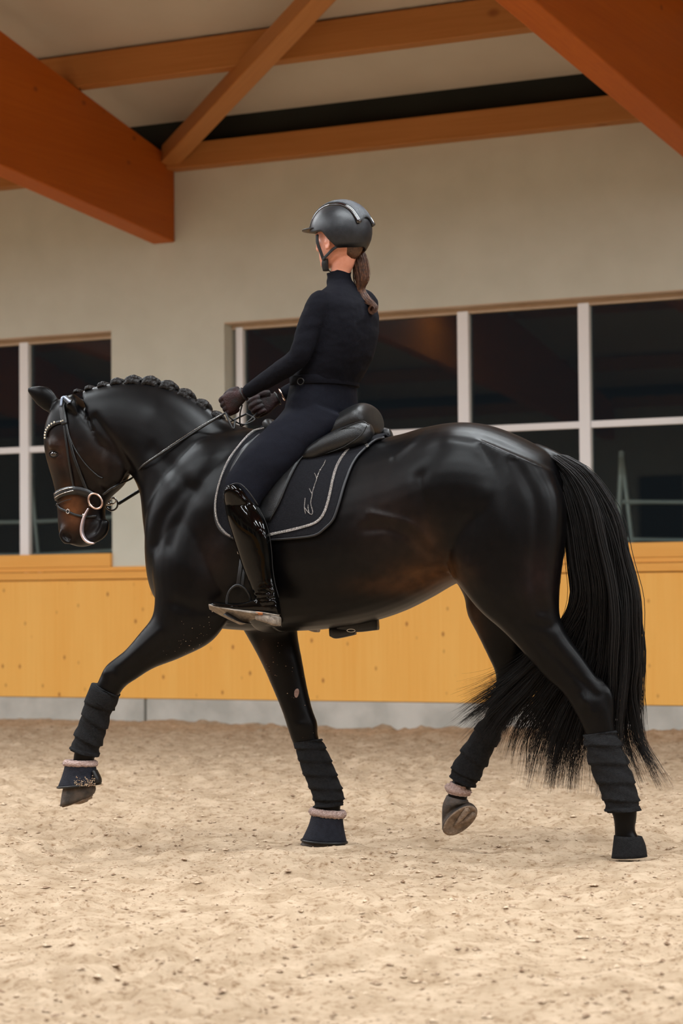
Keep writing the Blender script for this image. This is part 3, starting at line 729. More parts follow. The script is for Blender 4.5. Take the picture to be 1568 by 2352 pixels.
# strands helper: hair as thin three-sided tubes, all in one mesh
def strands(curves, rads, name, m, parent, ns=3):
    V = []; Fi = []; n0 = 0
    ph = np.arange(ns)*2*math.pi/ns
    for p, r in zip(curves, rads):
        n = len(p); tg = np.gradient(p, axis=0); tg /= np.linalg.norm(tg, axis=1)[:, None]+1e-9
        u = np.cross(tg, [.3, .9, .1]); u /= np.linalg.norm(u, axis=1)[:, None]+1e-9; w = np.cross(tg, u)
        rr = r*np.clip(np.minimum(1, (1-np.linspace(0, 1, n))*3+.12), 0, 1)
        R = p[:, None, :]+(np.cos(ph)[None, :, None]*u[:, None, :]+np.sin(ph)[None, :, None]*w[:, None, :])*rr[:, None, None]
        V.append(R.reshape(-1, 3)); i = np.arange(n-1)[:, None]*ns; j = np.arange(ns)[None, :]; jn = (j+1) % ns
        Fi.append((np.stack([i+j, i+jn, i+ns+jn, i+ns+j], -1).reshape(-1, 4)+n0)); n0 += n*ns
    V = np.concatenate(V); Q = np.concatenate(Fi)
    me = bpy.data.meshes.new(name); me.vertices.add(len(V)); me.vertices.foreach_set('co', V.astype(np.float32).ravel())
    me.loops.add(Q.size); me.loops.foreach_set('vertex_index', Q.ravel().astype(np.int32)); me.polygons.add(len(Q))
    me.polygons.foreach_set('loop_start', np.arange(0, Q.size, 4, dtype=np.int32)); me.update(calc_edges=True)
    return link(name, me, m, parent)
def resample(pts, n):
    p = catmull(pts, 8); d = np.r_[0, np.cumsum(np.linalg.norm(np.diff(p[:, :3], axis=0), axis=1))]; u = np.linspace(0, d[-1], n)
    return np.stack([np.interp(u, d, p[:, k]) for k in range(p.shape[1])], -1)
def G3(l): return np.array([P(x, y, o) for x, y, o in l])
ZU_ = np.array([0, 0, 1.])
# tail guides (pixel x, y, sideways offset)
guides = [
 [(1282, 1045, -.01), (1342, 1080, -.02), (1388, 1145, -.03), (1418, 1225, -.04), (1438, 1310, -.05), (1456, 1410, -.06), (1453, 1510, -.06), (1446, 1610, -.06), (1455, 1690, -.07), (1488, 1745, -.08), (1522, 1792, -.09)],
 [(1280, 1047, .01), (1335, 1085, .01), (1382, 1150, .01), (1412, 1235, .0), (1432, 1330, -.0), (1446, 1430, -.02), (1444, 1530, -.03), (1440, 1620, -.04), (1442, 1700, -.04), (1462, 1755, -.05), (1484, 1808, -.05)],
 [(1278, 1050, -.02), (1328, 1090, -.035), (1368, 1155, -.045), (1394, 1250, -.055), (1412, 1350, -.06), (1424, 1450, -.06), (1424, 1550, -.05), (1422, 1640, -.03), (1430, 1720, -.02), (1440, 1780, .0)],
 [(1276, 1052, .02), (1322, 1092, .03), (1358, 1160, .03), (1384, 1260, .02), (1400, 1360, .02), (1406, 1460, .02), (1400, 1560, .02), (1390, 1650, .02), (1385, 1740, .02), (1380, 1830, .02)],
 [(1275, 1055, -.01), (1314, 1100, -.03), (1344, 1170, -.04), (1366, 1270, -.04), (1382, 1370, -.03), (1384, 1470, -.01), (1366, 1570, .01), (1340, 1660, .02), (1322, 1740, .02), (1312, 1812, .02)],
 [(1274, 1058, .01), (1308, 1104, .02), (1334, 1180, .02), (1352, 1280, .01), (1366, 1370, .01), (1362, 1460, .02), (1332, 1550, .03), (1292, 1640, .03), (1262, 1730, .03), (1246, 1812, .02)],
 [(1272, 1062, -.01), (1302, 1112, -.02), (1324, 1190, -.03), (1342, 1290, -.03), (1352, 1370, -.02), (1344, 1450, .0), (1306, 1540, .02), (1254, 1620, .03), (1206, 1700, .03), (1196, 1775, .02)],
 [(1271, 1066, .01), (1298, 1120, .01), (1318, 1200, .01), (1336, 1300, .0), (1344, 1380, .01), (1326, 1450, .02), (1282, 1520, .03), (1226, 1590, .03), (1172, 1660, .03), (1142, 1722, .02)],
 [(1270, 1070, -.01), (1296, 1130, -.015), (1314, 1210, -.02), (1330, 1300, -.02), (1334, 1372, -.01), (1310, 1440, .01), (1260, 1500, .02), (1196, 1560, .03), (1130, 1615, .03), (1072, 1660, .03)],
 [(1270, 1074, .0), (1293, 1140, .0), (1310, 1215, .0), (1322, 1295, .0), (1322, 1360, .0), (1296, 1425, .01), (1246, 1480, .02), (1190, 1532, .03), (1130, 1582, .03), (1074, 1618, .03)],
]
GR = np.array([resample(G3(g_), 30) for g_ in guides])
curves = []; rads = []
tt_ = np.linspace(0, 1, 30); NC = 110
for c_i in range(NC):
    u0 = (rng.random() if rng.random() < .5 else rng.random()**.5)*(len(GR)-1.001)
    a1, a2 = np.clip(rng.normal(size=2), -1.6, 1.6); ph = rng.random(4)*6.28; l0 = .86+.22*rng.random(); fw = .8+.7*rng.random()
    wob = .010*tt_*np.sin(6.5*tt_*fw+ph[0])+.0045*np.sin(22*tt_*fw+ph[1])*np.minimum(1, tt_*3)
    wob2 = .008*tt_*np.sin(8*tt_*fw+ph[2])+.004*np.sin(25*tt_+ph[3])*np.minimum(1, tt_*3)
    for i in range(36):
        u = min(len(GR)-1.001, max(0, u0+rng.normal()*.16)); a = int(u); f = u-a; f = f*f*(3-2*f); base_ = GR[a]*(1-f)+GR[a+1]*f
        o1, o2 = np.clip(rng.normal(size=2), -1.8, 1.8); cl = .010+.004*tt_-.008*tt_**3
        sp_ = .008+.012*tt_+.012*tt_**3
        c = base_+HX*(a1*sp_+o1*cl+wob)[:, None]+HN*(a2*sp_*2+o2*cl)[:, None]+ZU_*((wob2+.003*o1*tt_))[:, None]
        k = max(10, int(30*min(1, l0*(.86+.18*rng.random())))); curves.append(c[:k]); rads.append(.0011+.0009*rng.random())
for i in range(90):                                  # flyaway hairs
    u = rng.random()*2.; a = int(u); f = u-a; base_ = GR[a]*(1-f)+GR[a+1]*f; tt_ = np.linspace(0, 1, 30)
    c = base_+HX*((.02+.05*rng.random())*np.sin(tt_*(3+4*rng.random())+rng.random()*2)*tt_)[:, None]
    curves.append(c); rads.append(.0006)
for i in range(260):                                 # wispy left end
    base_ = GR[8+int(rng.random()*2)]; tt_ = np.linspace(0, 1, 30)
    c = base_+np.array([0, 0, 1])*(rng.normal()*.05*tt_**4)[:, None]+HX*(rng.normal()*.03*tt_**3)[:, None]+HN*(rng.normal()*.02*tt_)[:, None]
    curves.append(c); rads.append(.0009)
strands(curves, rads, 'tail', M['hair'], horse)

# hooves
def hoof(stn, solec=None, name='hoof'):
    V, Fc = loft(stn, 30, 4, True, None, True); gg = G().add(V, Fc); return gg.obj(name, M['hoof'], horse)
h = hoof([st(150, 1800, 214, 1796, -.15, .052), st(145, 1818, 218, 1812, -.15, .058), (P(178, 1836, -.15), (P(140, 1847, -.15)-P(214, 1822, -.15))/2, HN*.058+np.array([0, 0, .012]), 2.1, .1)])
g_ = G()
sc, sv, su = P(178, 1838, -.15), (P(141, 1848, -.15)-P(213, 1824, -.15))/2*.93, HN*.054+np.array([0, 0, .011])
def sole(sc, sv, su, nm='sole'):
    nn = np.cross(sv, su); nn /= np.linalg.norm(nn); nn *= -1 if nn[2] > 0 else 1
    g_ = G(); g_.add(*loft([(sc-nn*.002, sv*.97, su*.97, 2.1, .1), (sc+nn*.003, sv, su, 2.1, .1), (sc+nn*.004, sv*.82, su*.82, 2.1, .1), (sc-nn*.000, sv*.78, su*.78, 2.1, .1)], 28, 1, True, None, True))
    o = g_.obj(nm, M['sole'], horse)
    f = G()
    for s_ in (-1, 1): f.add(*tube([sc-sv*.75+su*s_*.42+nn*.004, sc-sv*.2+su*s_*.22+nn*.007, sc+sv*.35+nn*.004], [.011, .010, .004], 8, 4))
    f.obj('frog', M['sole'], horse)
sole(sc, sv, su)
hoof([st(708, 1905, 784, 1905, .10, .052), st(698, 1926, 790, 1930, .10, .060), st(690, 1940, 792, 1945, .10, .064)])
hh_ = hoof([st(1410, 1918, 1474, 1922, -.14, .048), st(1407, 1945, 1482, 1942, -.14, .055), st(1404, 1970, 1486, 1968, -.14, .062)])
hh_.data.materials[0] = M['wrap']
# lifted far hind hoof shows its sole
sc = P(1056, 1884, .12); sv = (P(1022, 1913, .12)-P(1090, 1852, .12))/2; su = (P(1073, 1903, .12)-P(1040, 1864, .12))/2*.82+HN*.034
nb = np.cross(sv, su); nb /= np.linalg.norm(nb); nb *= -1 if nb@FWD > 0 else 1       # towards the camera
hoof([st(1026, 1826, 1074, 1838, .13, .036), (P(1046, 1848, .135), (P(1018, 1852, .135)-P(1078, 1842, .135))/2, HN*.046, 2., 0), (sc-nb*.022+HN*.0, sv*.97, su*.97, 2.1, .0), (sc, sv*1.02, su*1.02, 2.1, .0)])
def sole2(sc, sv, su, nn):
    g_ = G(); g_.add(*loft([(sc-nn*.002, sv*.99, su*.99, 2.1, 0), (sc+nn*.004, sv*1.0, su*1.0, 2.1, 0), (sc+nn*.005, sv*.86, su*.86, 2.1, 0), (sc+nn*.0025, sv*.82, su*.82, 2.1, 0)], 30, 1, True, None, True)); g_.obj('sole', M['sole'], horse)
    f = G()
    for s_ in (-1, 1): f.add(*tube([sc-sv*.72+su*s_*.40+nn*.004, sc-sv*.2+su*s_*.22+nn*.008, sc+sv*.40+nn*.004], [.012, .011, .004], 8, 4))
    f.obj('frog', M['sole'], horse)
sole2(sc, sv, su, nb)

# leg wraps ----------------------------------------------------------
def legwrap(label, stn, turns, tilt, parent=None, amp=.0035, seed=1):
    th_ = thing('leg_wrap', label, 'bandage', stn[-1][0], 'fleece bandages on the horse\'s legs')
    def fn(ring, d, f, th):
        ph = (f*turns+tilt*np.cos(th)/2+.02*np.sin(3*th)) % 1.0
        k = amp*2.0*(ph**1.5*1.2-.5)+.0016*np.sin(th*5+f*40+seed)
        if f > .93: k = k+.004
        c = d[:3]; dr = ring-c; dr /= np.linalg.norm(dr, axis=1)[:, None]+1e-9
        return ring+dr*k[:, None]
    V, Fc = loft(stn, 48, 12, True, fn, True); G().add(V, Fc).obj('bandage', M['wrap'], th_)
    return th_
def wst(*a): return st(*a, 2.1, 0)
w1 = legwrap('black fleece bandage on the raised near foreleg, with strap at its top', [wst(221, 1568, 271, 1596, -.15, .054), wst(208, 1592, 263, 1620, -.15, .056), wst(195, 1625, 250, 1650, -.15, .054), wst(181, 1665, 241, 1685, -.15, .052), wst(170, 1700, 229, 1716, -.15, .054), wst(165, 1722, 222, 1738, -.15, .052)], 4, .35)
gg = G()                                             # closing strap
V, Fc = loft([wst(213, 1568, 271, 1598, -.15, .059), wst(204, 1590, 266, 1618, -.15, .061), wst(196, 1610, 257, 1633, -.15, .059)], 36, 3); gg.add(V, Fc)
gg.add(*loft([wst(206, 1585, 212, 1588, -.15, .02), wst(198, 1603, 206, 1606, -.15, .022), wst(195, 1622, 202, 1624, -.15, .018)], 12, 3))
gg.obj('strap', M['wrap'], w1)
legwrap('black fleece bandage on the standing far foreleg below its knee', [wst(674, 1706, 737, 1697, .10, .048), wst(682, 1728, 747, 1718, .10, .052), wst(694, 1768, 763, 1755, .10, .052), wst(710, 1805, 777, 1793, .10, .054), wst(722, 1838, 788, 1828, .10, .058), wst(725, 1856, 784, 1850, .10, .052)], 6, .5, seed=2)
legwrap('black fleece bandage on the pushing near hind leg, under the hanging tail', [wst(1337, 1688, 1413, 1678, -.14, .044), wst(1345, 1718, 1425, 1706, -.14, .056), wst(1355, 1762, 1440, 1746, -.14, .056), wst(1374, 1806, 1455, 1790, -.14, .058), wst(1387, 1842, 1466, 1834, -.14, .060), wst(1395, 1866, 1468, 1862, -.14, .058)], 5, .4, seed=3)
legwrap('black fleece bandage on the lifted far hind leg, above a pink fleece', [wst(1112, 1645, 1160, 1668, .13, .048), wst(1092, 1670, 1146, 1700, .13, .05), wst(1068, 1710, 1127, 1736, .13, .052), wst(1044, 1748, 1110, 1772, .13, .056), wst(1036, 1772, 1098, 1794, .13, .056), wst(1038, 1786, 1087, 1808, .13, .052)], 4, .3, seed=4)
# bell boots ---------------------------------------------------------
def bellboot(label, body, collar, crad, at, lip=None):
    th_ = thing('bell_boot', label, 'hoof boot', at, 'pink trimmed boots round the horse\'s hooves')
    if body:
        V, Fc = loft(body, 44, 5, True, None, True); me = G().add(V, Fc); me.obj('cuff', M['bell'], th_)
        c, v_, u_, e_, k_ = body[-1]; vn = v_/np.linalg.norm(v_); un = u_/np.linalg.norm(u_)
        gg = G().add(*ring_tube(c, np.linalg.norm(v_)*1.0, np.linalg.norm(u_)*1.0, vn, un, .005, 44, 8)); gg.obj('rim', M['leather_grey'], th_)
    c, v_, u_, e_, k_ = collar; vn = v_/np.linalg.norm(v_); un = u_/np.linalg.norm(u_)
    V, Fc = ring_tube(c, np.linalg.norm(v_)-crad*.5, np.linalg.norm(u_)-crad*.5, vn, un, crad, 72, 18)
    V = np.array([p_+(p_-c)/np.linalg.norm(p_-c)*(.35*crad*noise.noise(Vector(p_)*95)+.3*crad*noise.noise(Vector(p_)*210)) for p_ in V])
    G().add(V, Fc).obj('fleece_collar', M['fleece'], th_)
    return th_
b1 = bellboot('navy black bell boot with pink fleece on the raised near forehoof, heel dirty with sand', [st(151, 1757, 218, 1758, -.15, .052), st(145, 1780, 222, 1780, -.15, .058), st(135, 1808, 228, 1800, -.15, .07)], st(150, 1752, 219, 1754, -.15, .052), .014, P(180, 1808, -.15))
g_ = G(); 
for a in range(150):
    x_ = 170+48*rng.random(); y_ = 1780+26*rng.random()**.5+(x_-200)*-.05
    if y_ < 1806-(x_-165)*.2+8*rng.random(): pass
    q_ = P(x_, y_, -.15-.068*math.sqrt(max(.05, 1-((x_-181)/48)**2))); g_.add(*ell(q_, HX*.0028*(.3+rng.random()), HN*.0012, np.array([.001, 0, .0022*rng.random()+.0005]), 6, 4))
g_.obj('sand_crust', M['clod'], b1)['kind'] = 'stuff'
g_ = G().add(*loft([st(212, 1770, 222, 1768, -.17, .02), st(216, 1790, 231, 1786, -.17, .024), st(214, 1800, 233, 1797, -.17, .02)], 14, 4)); g_.obj('strap', M['leather'], b1)
bellboot('navy black bell boot with pink fleece on the standing far forehoof', [st(716, 1872, 786, 1876, .10, .052), st(709, 1896, 788, 1900, .10, .060), st(694, 1928, 795, 1936, .10, .074)], st(715, 1862, 789, 1872, .10, .054), .017, P(745, 1934, .10))
th_ = bellboot('pink fleece trim of a boot on the lifted far hind pastern', None, st(1027, 1808, 1076, 1820, .13, .042), .016, P(1050, 1815, .13))
V, Fc = loft([st(1034, 1794, 1078, 1808, .13, .042), st(1030, 1806, 1076, 1818, .13, .044), st(1028, 1820, 1073, 1830, .13, .042)], 30, 6)
V = np.array([p_+np.array([1, 0, .3])*.004*noise.noise(Vector(p_)*120) for p_ in V]); G().add(V, Fc).obj('fleece_lining', M['fleece'], th_)
th_['label'] = 'pink fleece pastern trim between bandage and lifted far hind hoof'

# ================================================================== TACK
ZU = np.array([0, 0, 1.])
def topy(x): return np.interp(x, [a[0] for a in trunk], [a[1] for a in trunk])
# saddle pad ----------------------------------------------------------
Lc = resample(np.array([(600, 984, 0), (562, 1016, 0), (532, 1058, 0), (508, 1110, 0), (496, 1165, 0), (503, 1208, 0), (530, 1238, 0)], float), 34)
Rc = resample(np.array([(884, 1002, 0), (856, 1022, 0), (818, 1058, 0), (795, 1110, 0), (780, 1160, 0), (764, 1200, 0), (726, 1230, 0)], float), 34)
nu = 44; rows = []
for i in range(34):
    r_ = []
    for j in range(nu):
        f = j/(nu-1); x = Lc[i][0]*(1-f)+Rc[i][0]*f; y = Lc[i][1]*(1-f)+Rc[i][1]*f + (i/33)**3*6*math.sin(math.pi*f)
        if i == 0: r_.append(P(x, topy(x), 0)+ZU*.014)
        else:
            y = max(y, topy(x)+6); r_.append(surf(x, y, .010)[0])
    rows.append(r_)
A_ = np.array(rows)
for _ in range(3):
    A_[1:-1, 1:-1] = (A_[1:-1, 1:-1]*2+A_[:-2, 1:-1]+A_[2:, 1:-1]+A_[1:-1, :-2]+A_[1:-1, 2:])/6
def weld(me):
    bm = bmesh.new(); bm.from_mesh(me); bmesh.ops.remove_doubles(bm, verts=bm.verts, dist=.0015); bmesh.ops.recalc_face_normals(bm, faces=bm.faces); bm.to_mesh(me); bm.free()
def gridmesh(A_, mir=True):
    n, m = A_.shape[:2]; V = A_.reshape(-1, 3); Fc = [(i*m+j, i*m+j+1, (i+1)*m+j+1, (i+1)*m+j) for i in range(n-1) for j in range(m-1)]
    g = G().add(V, Fc)
    if mir: g.add(mirror(V), [f[::-1] for f in Fc])
    return g
padT = thing('saddle_pad', 'black saddle pad with silver glitter piping under the saddle', 'saddle pad', P(660, 1236, -.25))
o = gridmesh(A_).obj('cloth', M['pad'], padT); weld(o.data); sm = o.modifiers.new('s', 'SOLIDIFY'); sm.thickness = .009; sm.offset = 0
edge = [(a[0], a[1]) for a in Lc[1::3]]+[(560, 1243), (620, 1241), (680, 1236)]+[(a[0], a[1]) for a in Rc[::-1][::3]]
rope([(x, max(y, topy(x)+7)) for x, y in edge], .0055, .012, True, 3).obj('binding', M['binding'], padT)
pip1 = [(606, 979), (578, 1000), (548, 1032), (524, 1070), (509, 1108), (499, 1150), (499, 1180), (506, 1204), (522, 1224), (534, 1232)]
pip2 = [(620, 1229), (660, 1221), (702, 1211), (728, 1202), (746, 1184), (758, 1150), (766, 1110), (776, 1075), (795, 1045), (822, 1021), (838, 1010)]
rope([(x, max(y, topy(x)+4)) for x, y in pip1], .0040, .017, True, 4).obj('piping', M['glitter'], padT)
ribbon(pip2, .010, .003, .015, 4, True).obj('piping', M['glitter'], padT)
# glittering handwriting stitched on the rear corner
k = 1/11.76
def sc(l): return [(680+x*k, 1040+y*k) for x, y in l]
logo = [[(820, 270), (770, 390), (690, 510), (640, 610), (600, 720), (570, 830), (530, 930), (500, 1040), (475, 1130), (465, 1220), (440, 1320), (440, 1420), (465, 1520), (490, 1620), (460, 1690), (400, 1660), (340, 1600), (290, 1530), (265, 1500)],
        [(530, 610), (565, 680), (595, 740)], [(395, 1010), (430, 1080), (465, 1130)], [(285, 1260), (275, 1370), (265, 1470), (275, 1570), (300, 1670)], [(365, 1430), (365, 1510), (372, 1570), (390, 1640)], [(670, 515), (690, 530), (700, 500)]]
gl = G()
for s_ in logo:
    pp = sc(s_); pp = pp if len(pp) > 2 else pp
    rope(pp, .0017, .0155, False, 4, g=gl)
gl.obj('stitched_lettering', M['glitter'], padT)

# saddle --------------------------------------------------------------
sad = thing('saddle', 'black leather dressage saddle with high cantle, beneath the rider', 'saddle', P(740, 1010, 0))
gg = G()
gg.add(*loft([st(604, 968, 618, 1000, 0, .035, 2.2), st(622, 962, 640, 1015, 0, .07, 2.4), st(660, 985, 672, 1032, 0, .10, 2.4), st(718, 988, 735, 1046, 0, .135, 2.4), st(768, 963, 792, 1034, 0, .155, 2.4),
              st(808, 938, 838, 1012, 0, .165, 2.3), st(838, 926, 862, 998, 0, .155, 2.2), st(856, 935, 867, 985, 0, .11, 2.1), st(862, 950, 867, 972, 0, .04, 2)], 40, 6))
me = remesh(gg, .006, 3); link('seat', me, M['leather_grey'], sad)
gg = G()
for sg in (-1, 1):
    V, Fc = loft([st(690, 1046, 696, 1056, -.19, .02, 2), st(706, 1026, 724, 1056, -.185, .035, 2.3), st(742, 1003, 760, 1044, -.175, .045, 2.3), st(784, 982, 804, 1032, -.16, .048, 2.3), st(824, 970, 842, 1018, -.145, .042, 2.3), st(850, 974, 858, 998, -.13, .025, 2)], 28, 6)
    gg.add(V if sg < 0 else mirror(V), Fc)
gg.obj('panel', M['leather'], sad)
gp = G()                                             # welts along the panel and the cantle
for pts, of_ in (([(692, 1052), (722, 1022), (760, 998), (800, 978), (832, 968), (846, 976)], -.195), ([(842, 978), (828, 1000), (790, 1026), (748, 1042)], -.205)):
    V, Fc = tube(np.array([P(x, y, of_) for x, y in pts]), .0022, 6, 5); gp.add(V, Fc)
gp.obj('welt', M['leather_grey'], sad)
Lf = resample(np.array([(598, 1006, 0), (560, 1040, 0), (534, 1085, 0), (528, 1130, 0), (545, 1178, 0), (582, 1204, 0)], float), 20)
Rf = resample(np.array([(770, 1032, 0), (722, 1036, 0), (692, 1066, 0), (668, 1112, 0), (648, 1160, 0), (626, 1198, 0)], float), 20)
rows = [[surf(Lf[i][0]*(1-f)+Rf[i][0]*f, Lf[i][1]*(1-f)+Rf[i][1]*f, .021)[0] for f in np.linspace(0, 1, 20)] for i in range(20)]
o = gridmesh(np.array(rows)).obj('flap', M['leather'], sad); sm = o.modifiers.new('s', 'SOLIDIFY'); sm.thickness = .006; sm.offset = 0
rope([(722, 1036), (692, 1066), (668, 1112), (648, 1160), (626, 1198)], .002, .025, True).obj('flap_welt', M['leather_grey'], sad)
# girth
gir = thing('girth', 'black padded girth round the horse behind the rider\'s boot', 'girth', P(650, 1450, 0))
gg = ribbon([(585, 1200), (596, 1260), (606, 1330), (615, 1390), (625, 1430)], .085, .014, .004, 6, True)
c0 = P(625, 1446, 0)
V = []
gg.add(*loft([(P(628, 1432, 0)+HN*y_-ZU*(z_), HX*.042, ZU*.012, 3, 0) for y_, z_ in ((-.20, -.035), (-.14, .0), (-.07, .020), (0, .026), (.07, .020), (.14, .0), (.20, -.035))], 20, 4))
gg.obj('strap', M['leather'], gir)
bs = thing('belly_strap', 'black strap end with a small buckle hanging under the horse\'s belly', 'strap', P(810, 1450, .02))
gg = G().add(*loft([st(757, 1443, 758, 1462, .02, .012, 3), st(768, 1440, 772, 1467, .02, .02, 3), (P(800, 1452, .02), (P(800, 1443, .02)-P(801, 1463, .02))/2, HN*.02, 3, 0), st(815, 1444, 816, 1458, .02, .018, 3)], 20, 4))
gg.obj('buckle_guard', M['leather'], bs)
V, Fc = loft([st(775, 1424, 777, 1448, .02, .02, 4), st(820, 1420, 822, 1452, .02, .022, 4), st(866, 1416, 868, 1447, .02, .022, 4)], 24, 4, True, None, True); G().add(V, Fc).obj('strap', M['leather_grey'], bs)
G().add(*ring_tube(P(806, 1448, -.0), .017, .006, HX, ZU, .002)).obj('buckle', M['steel'], bs)

# bridle --------------------------------------------------------------
br = thing('bridle', 'black leather bridle with rhinestone browband and metal rings on the horse\'s head', 'bridle', P(180, 1180, 0))
o = ribbon([(151, 903), (148, 915), (145, 935), (147, 955), (150, 975)], .026, .007, .004, 6, True).obj('headpiece', M['leather'], br)
ribbon([(153, 903), (146, 918), (144, 936)], .010, .004, .012, 6, True).obj('headpiece_padding', mat('grey_sheen_leather', (.16, .19, .26), .3, None), br)
ribbon([(148, 972), (151, 1000), (158, 1050), (166, 1095), (171, 1122)], .009, .003, .003, 6, True).obj('cheekpiece', M['leather'], br)
ribbon([(152, 972), (158, 1000), (170, 1045), (184, 1085), (196, 1115), (204, 1136)], .012, .004, .003, 6, True).obj('cheekpiece', M['leather'], br)
for pth in ([(149, 972), (152, 1000), (159, 1050), (167, 1095), (172, 1122)], [(150, 966), (156, 996), (167, 1040), (180, 1080), (192, 1110), (202, 1134)]):
    rope(pth, .0012, .007, True, 6).obj('edge_stitching', M['leather_grey'], br)
rope([(156, 990), (172, 1030), (196, 1065), (222, 1090), (236, 1098)], .0028, .003, True, 6).obj('throat_lash', M['leather_grey'], br)
bb = ribbon([(107, 1004), (110, 990), (120, 978), (134, 971), (150, 968)], .014, .004, .003, 6, True).obj('browband', M['leather'], br)
for (x, y) in [(107.5, 1006), (107.5, 1000), (108.5, 994), (110.5, 988), (113.5, 983), (117, 978.5), (122, 974.5), (128, 971)]:
    q, n_ = surf(x, y, .010); G().add(*ell(q, HX*.0042, HN*.0042, ZU*.0042, 10, 7)).obj('rhinestone', M['stone'], bb)
for (x, y) in [(143, 969), (147, 967.5)]:
    q, n_ = surf(x, y, .010); G().add(*ell(q, HX*.0036, HN*.0036, ZU*.0036, 8, 6)).obj('rhinestone', M['stone'], bb)
nb_ = ribbon([(129, 1141), (140, 1133), (158, 1127), (176, 1126), (196, 1130), (212, 1138)], .034, .006, .003, 8, True).obj('noseband', M['leather'], br)
rope([(129, 1134), (142, 1126), (158, 1120.5), (170, 1119)], .0016, .010, True, 6).obj('silver_piping', M['steel'], nb_)
rope([(130, 1143), (142, 1135), (158, 1129), (172, 1126)], .0016, .010, True, 6).obj('silver_piping', M['steel'], nb_)
rope([(132, 1160), (146, 1152), (166, 1146)], .0012, .008, True, 6).obj('edge_stitching', M['leather_grey'], nb_)
fl_ = ribbon([(132, 1158), (140, 1168), (158, 1176), (178, 1184), (200, 1187), (222, 1186)], .010, .003, .003, 8, True).obj('flash_strap', M['leather'], br)
q, n_ = surf(158, 1175, .008); G().add(*ring_tube(q, .007, .009, HX, ZU, .0016)).obj('buckle', M['steel'], fl_)
q, n_ = surf(195, 1184, .008); G().add(*loft([(q+HX*-.008, ZU*.006, n_*.003, 3, 0), (q+HX*.008, ZU*.006, n_*.003, 3, 0)], 12, 1)).obj('keeper', M['steel'], fl_)
# bit rings (near one rose coloured) and curb lever
rc_ = P(219, 1151, -.085); ax1 = (P(206, 1136, -.085)-P(232, 1166, -.085)); L1 = np.linalg.norm(ax1)/2; ax1 /= 2*L1; ax2 = np.cross(ax1, HN); ax2 /= np.linalg.norm(ax2)
G().add(*ring_tube(rc_, .0345, .027, ax1, ax2, .0042, 44, 10)).obj('bit_ring', M['rose'], br)['label'] = 'rose coloured bit ring at the corner of the mouth'
G().add(*ring_tube(P(257, 1158, .085), .026, .026, HX, ZU, .004, 40, 8)).obj('bit_ring', M['gloss'], br)
G().add(*ring_tube(P(259, 1150, .07), .014, .013, HX, ZU, .003, 32, 8)).obj('bit_ring', M['steel'], br)
G().add(*tube([P(206, 1160, -.08), P(215, 1158, -.04), P(225, 1158, 0), P(240, 1158, .05), P(257, 1158, .085)], .006)).obj('mouthpiece', M['steel'], br)
pts = [P(203, 1168, -.075), P(194, 1186, -.075), P(189, 1205, -.075), P(188, 1222, -.074), P(193, 1236, -.072), P(203, 1245, -.070), P(216, 1248, -.068)]
G().add(*tube(pts, [.006, .009, .0115, .0125, .012, .010, .006], 12, 5, flat=.6)).obj('curb_lever', mat('pink_metal', (.66, .54, .55), .35, None, metal=.8), br)['label'] = 'pale curved bit lever beside the lips'

# reins ---------------------------------------------------------------
rn = thing('reins', 'thin black reins running from the bit rings to the rider\'s gloved hands', 'reins', P(400, 1040, -.1))
def strap3(pts, w, thk, sub=6):
    return tube(np.array(pts), w/2, 8, sub, True, thk/w, HN)
hN = P(518, 948, -.12); hF = P(566, 950, .05)
def rein(pts, w, name='rein', m='leather'):
    G().add(*tube(np.array(pts), w/2, 8, 6)).obj(name, M[m], rn)
q1 = surf(330, 1072, .012)[0]; q2 = surf(396, 1028, .010)[0]; q3 = surf(296, 1094, .015)[0]; q4 = surf(455, 990, .010)[0]
rein([P(237, 1136, -.088), P(262, 1118, -.10), q3, q1, q2, q4, hN], .0085)
rein([surf(332, 1068, .016)[0], surf(396, 1024, .014)[0], surf(455, 986, .014)[0], hN+ZU*.004], .0011, 'rein_highlight', 'steel')  # thin steel thread laid along the rein as a painted highlight
q5 = P(322, 1126, .13)
rein([P(272, 1157, .085), P(296, 1142, .11), q5], .014, 'rein_grip')
rein([q5, P(360, 1090, .17), P(430, 1040, .18), P(500, 985, .14), hF], .0085)
rein([hN, P(535, 965, -.10), P(560, 975, -.04), P(585, 962, .02), hF], .006, 'rein_end')
rein([P(556, 930, -.09), P(551, 952, -.08), P(553, 978, -.05), P(572, 966, -.01), P(590, 948, .05)], .006, 'rein_loop')
rein([hN, P(527, 970, -.13), P(536, 985, -.13), P(540, 965, -.11)], .008, 'rein_loop')

# ================================================================== THE RIDER
rid = thing('rider', 'person in black riding clothes, helmet and tall glossy boots, sitting on the horse', 'person', P(740, 1000, 0))
YW = math.radians(34)
FW = np.array([-math.cos(YW), math.sin(YW), 0]); LW = np.array([math.sin(YW), math.cos(YW), 0])
def tr(y, xl, xr, ratio, grow=0., lean=0.):
    h_ = (xr-xl)/2/PPM; a = h_/math.sqrt(math.cos(YW)**2+(ratio*math.sin(YW))**2)
    return (P((xl+xr)/2, y, 0)+0*ZU, FW*(a+grow), LW*(a*ratio+grow), 2.3, 0)
def torso(grow):
    return [tr(925, 672, 808, 1.45, grow), tr(905, 668, 813, 1.45, grow), tr(880, 672, 822, 1.4, grow), tr(850, 682, 840, 1.38, grow), tr(815, 694, 856, 1.4, grow), tr(775, 702, 866, 1.45, grow), tr(740, 706, 868, 1.5, grow),
            tr(712, 708, 865, 1.65, grow), tr(692, 716, 856, 1.75, grow), tr(674, 736, 840, 1.7, grow), tr(660, 750, 822, 1.35, grow), tr(648, 753, 810, 1.1, grow)]
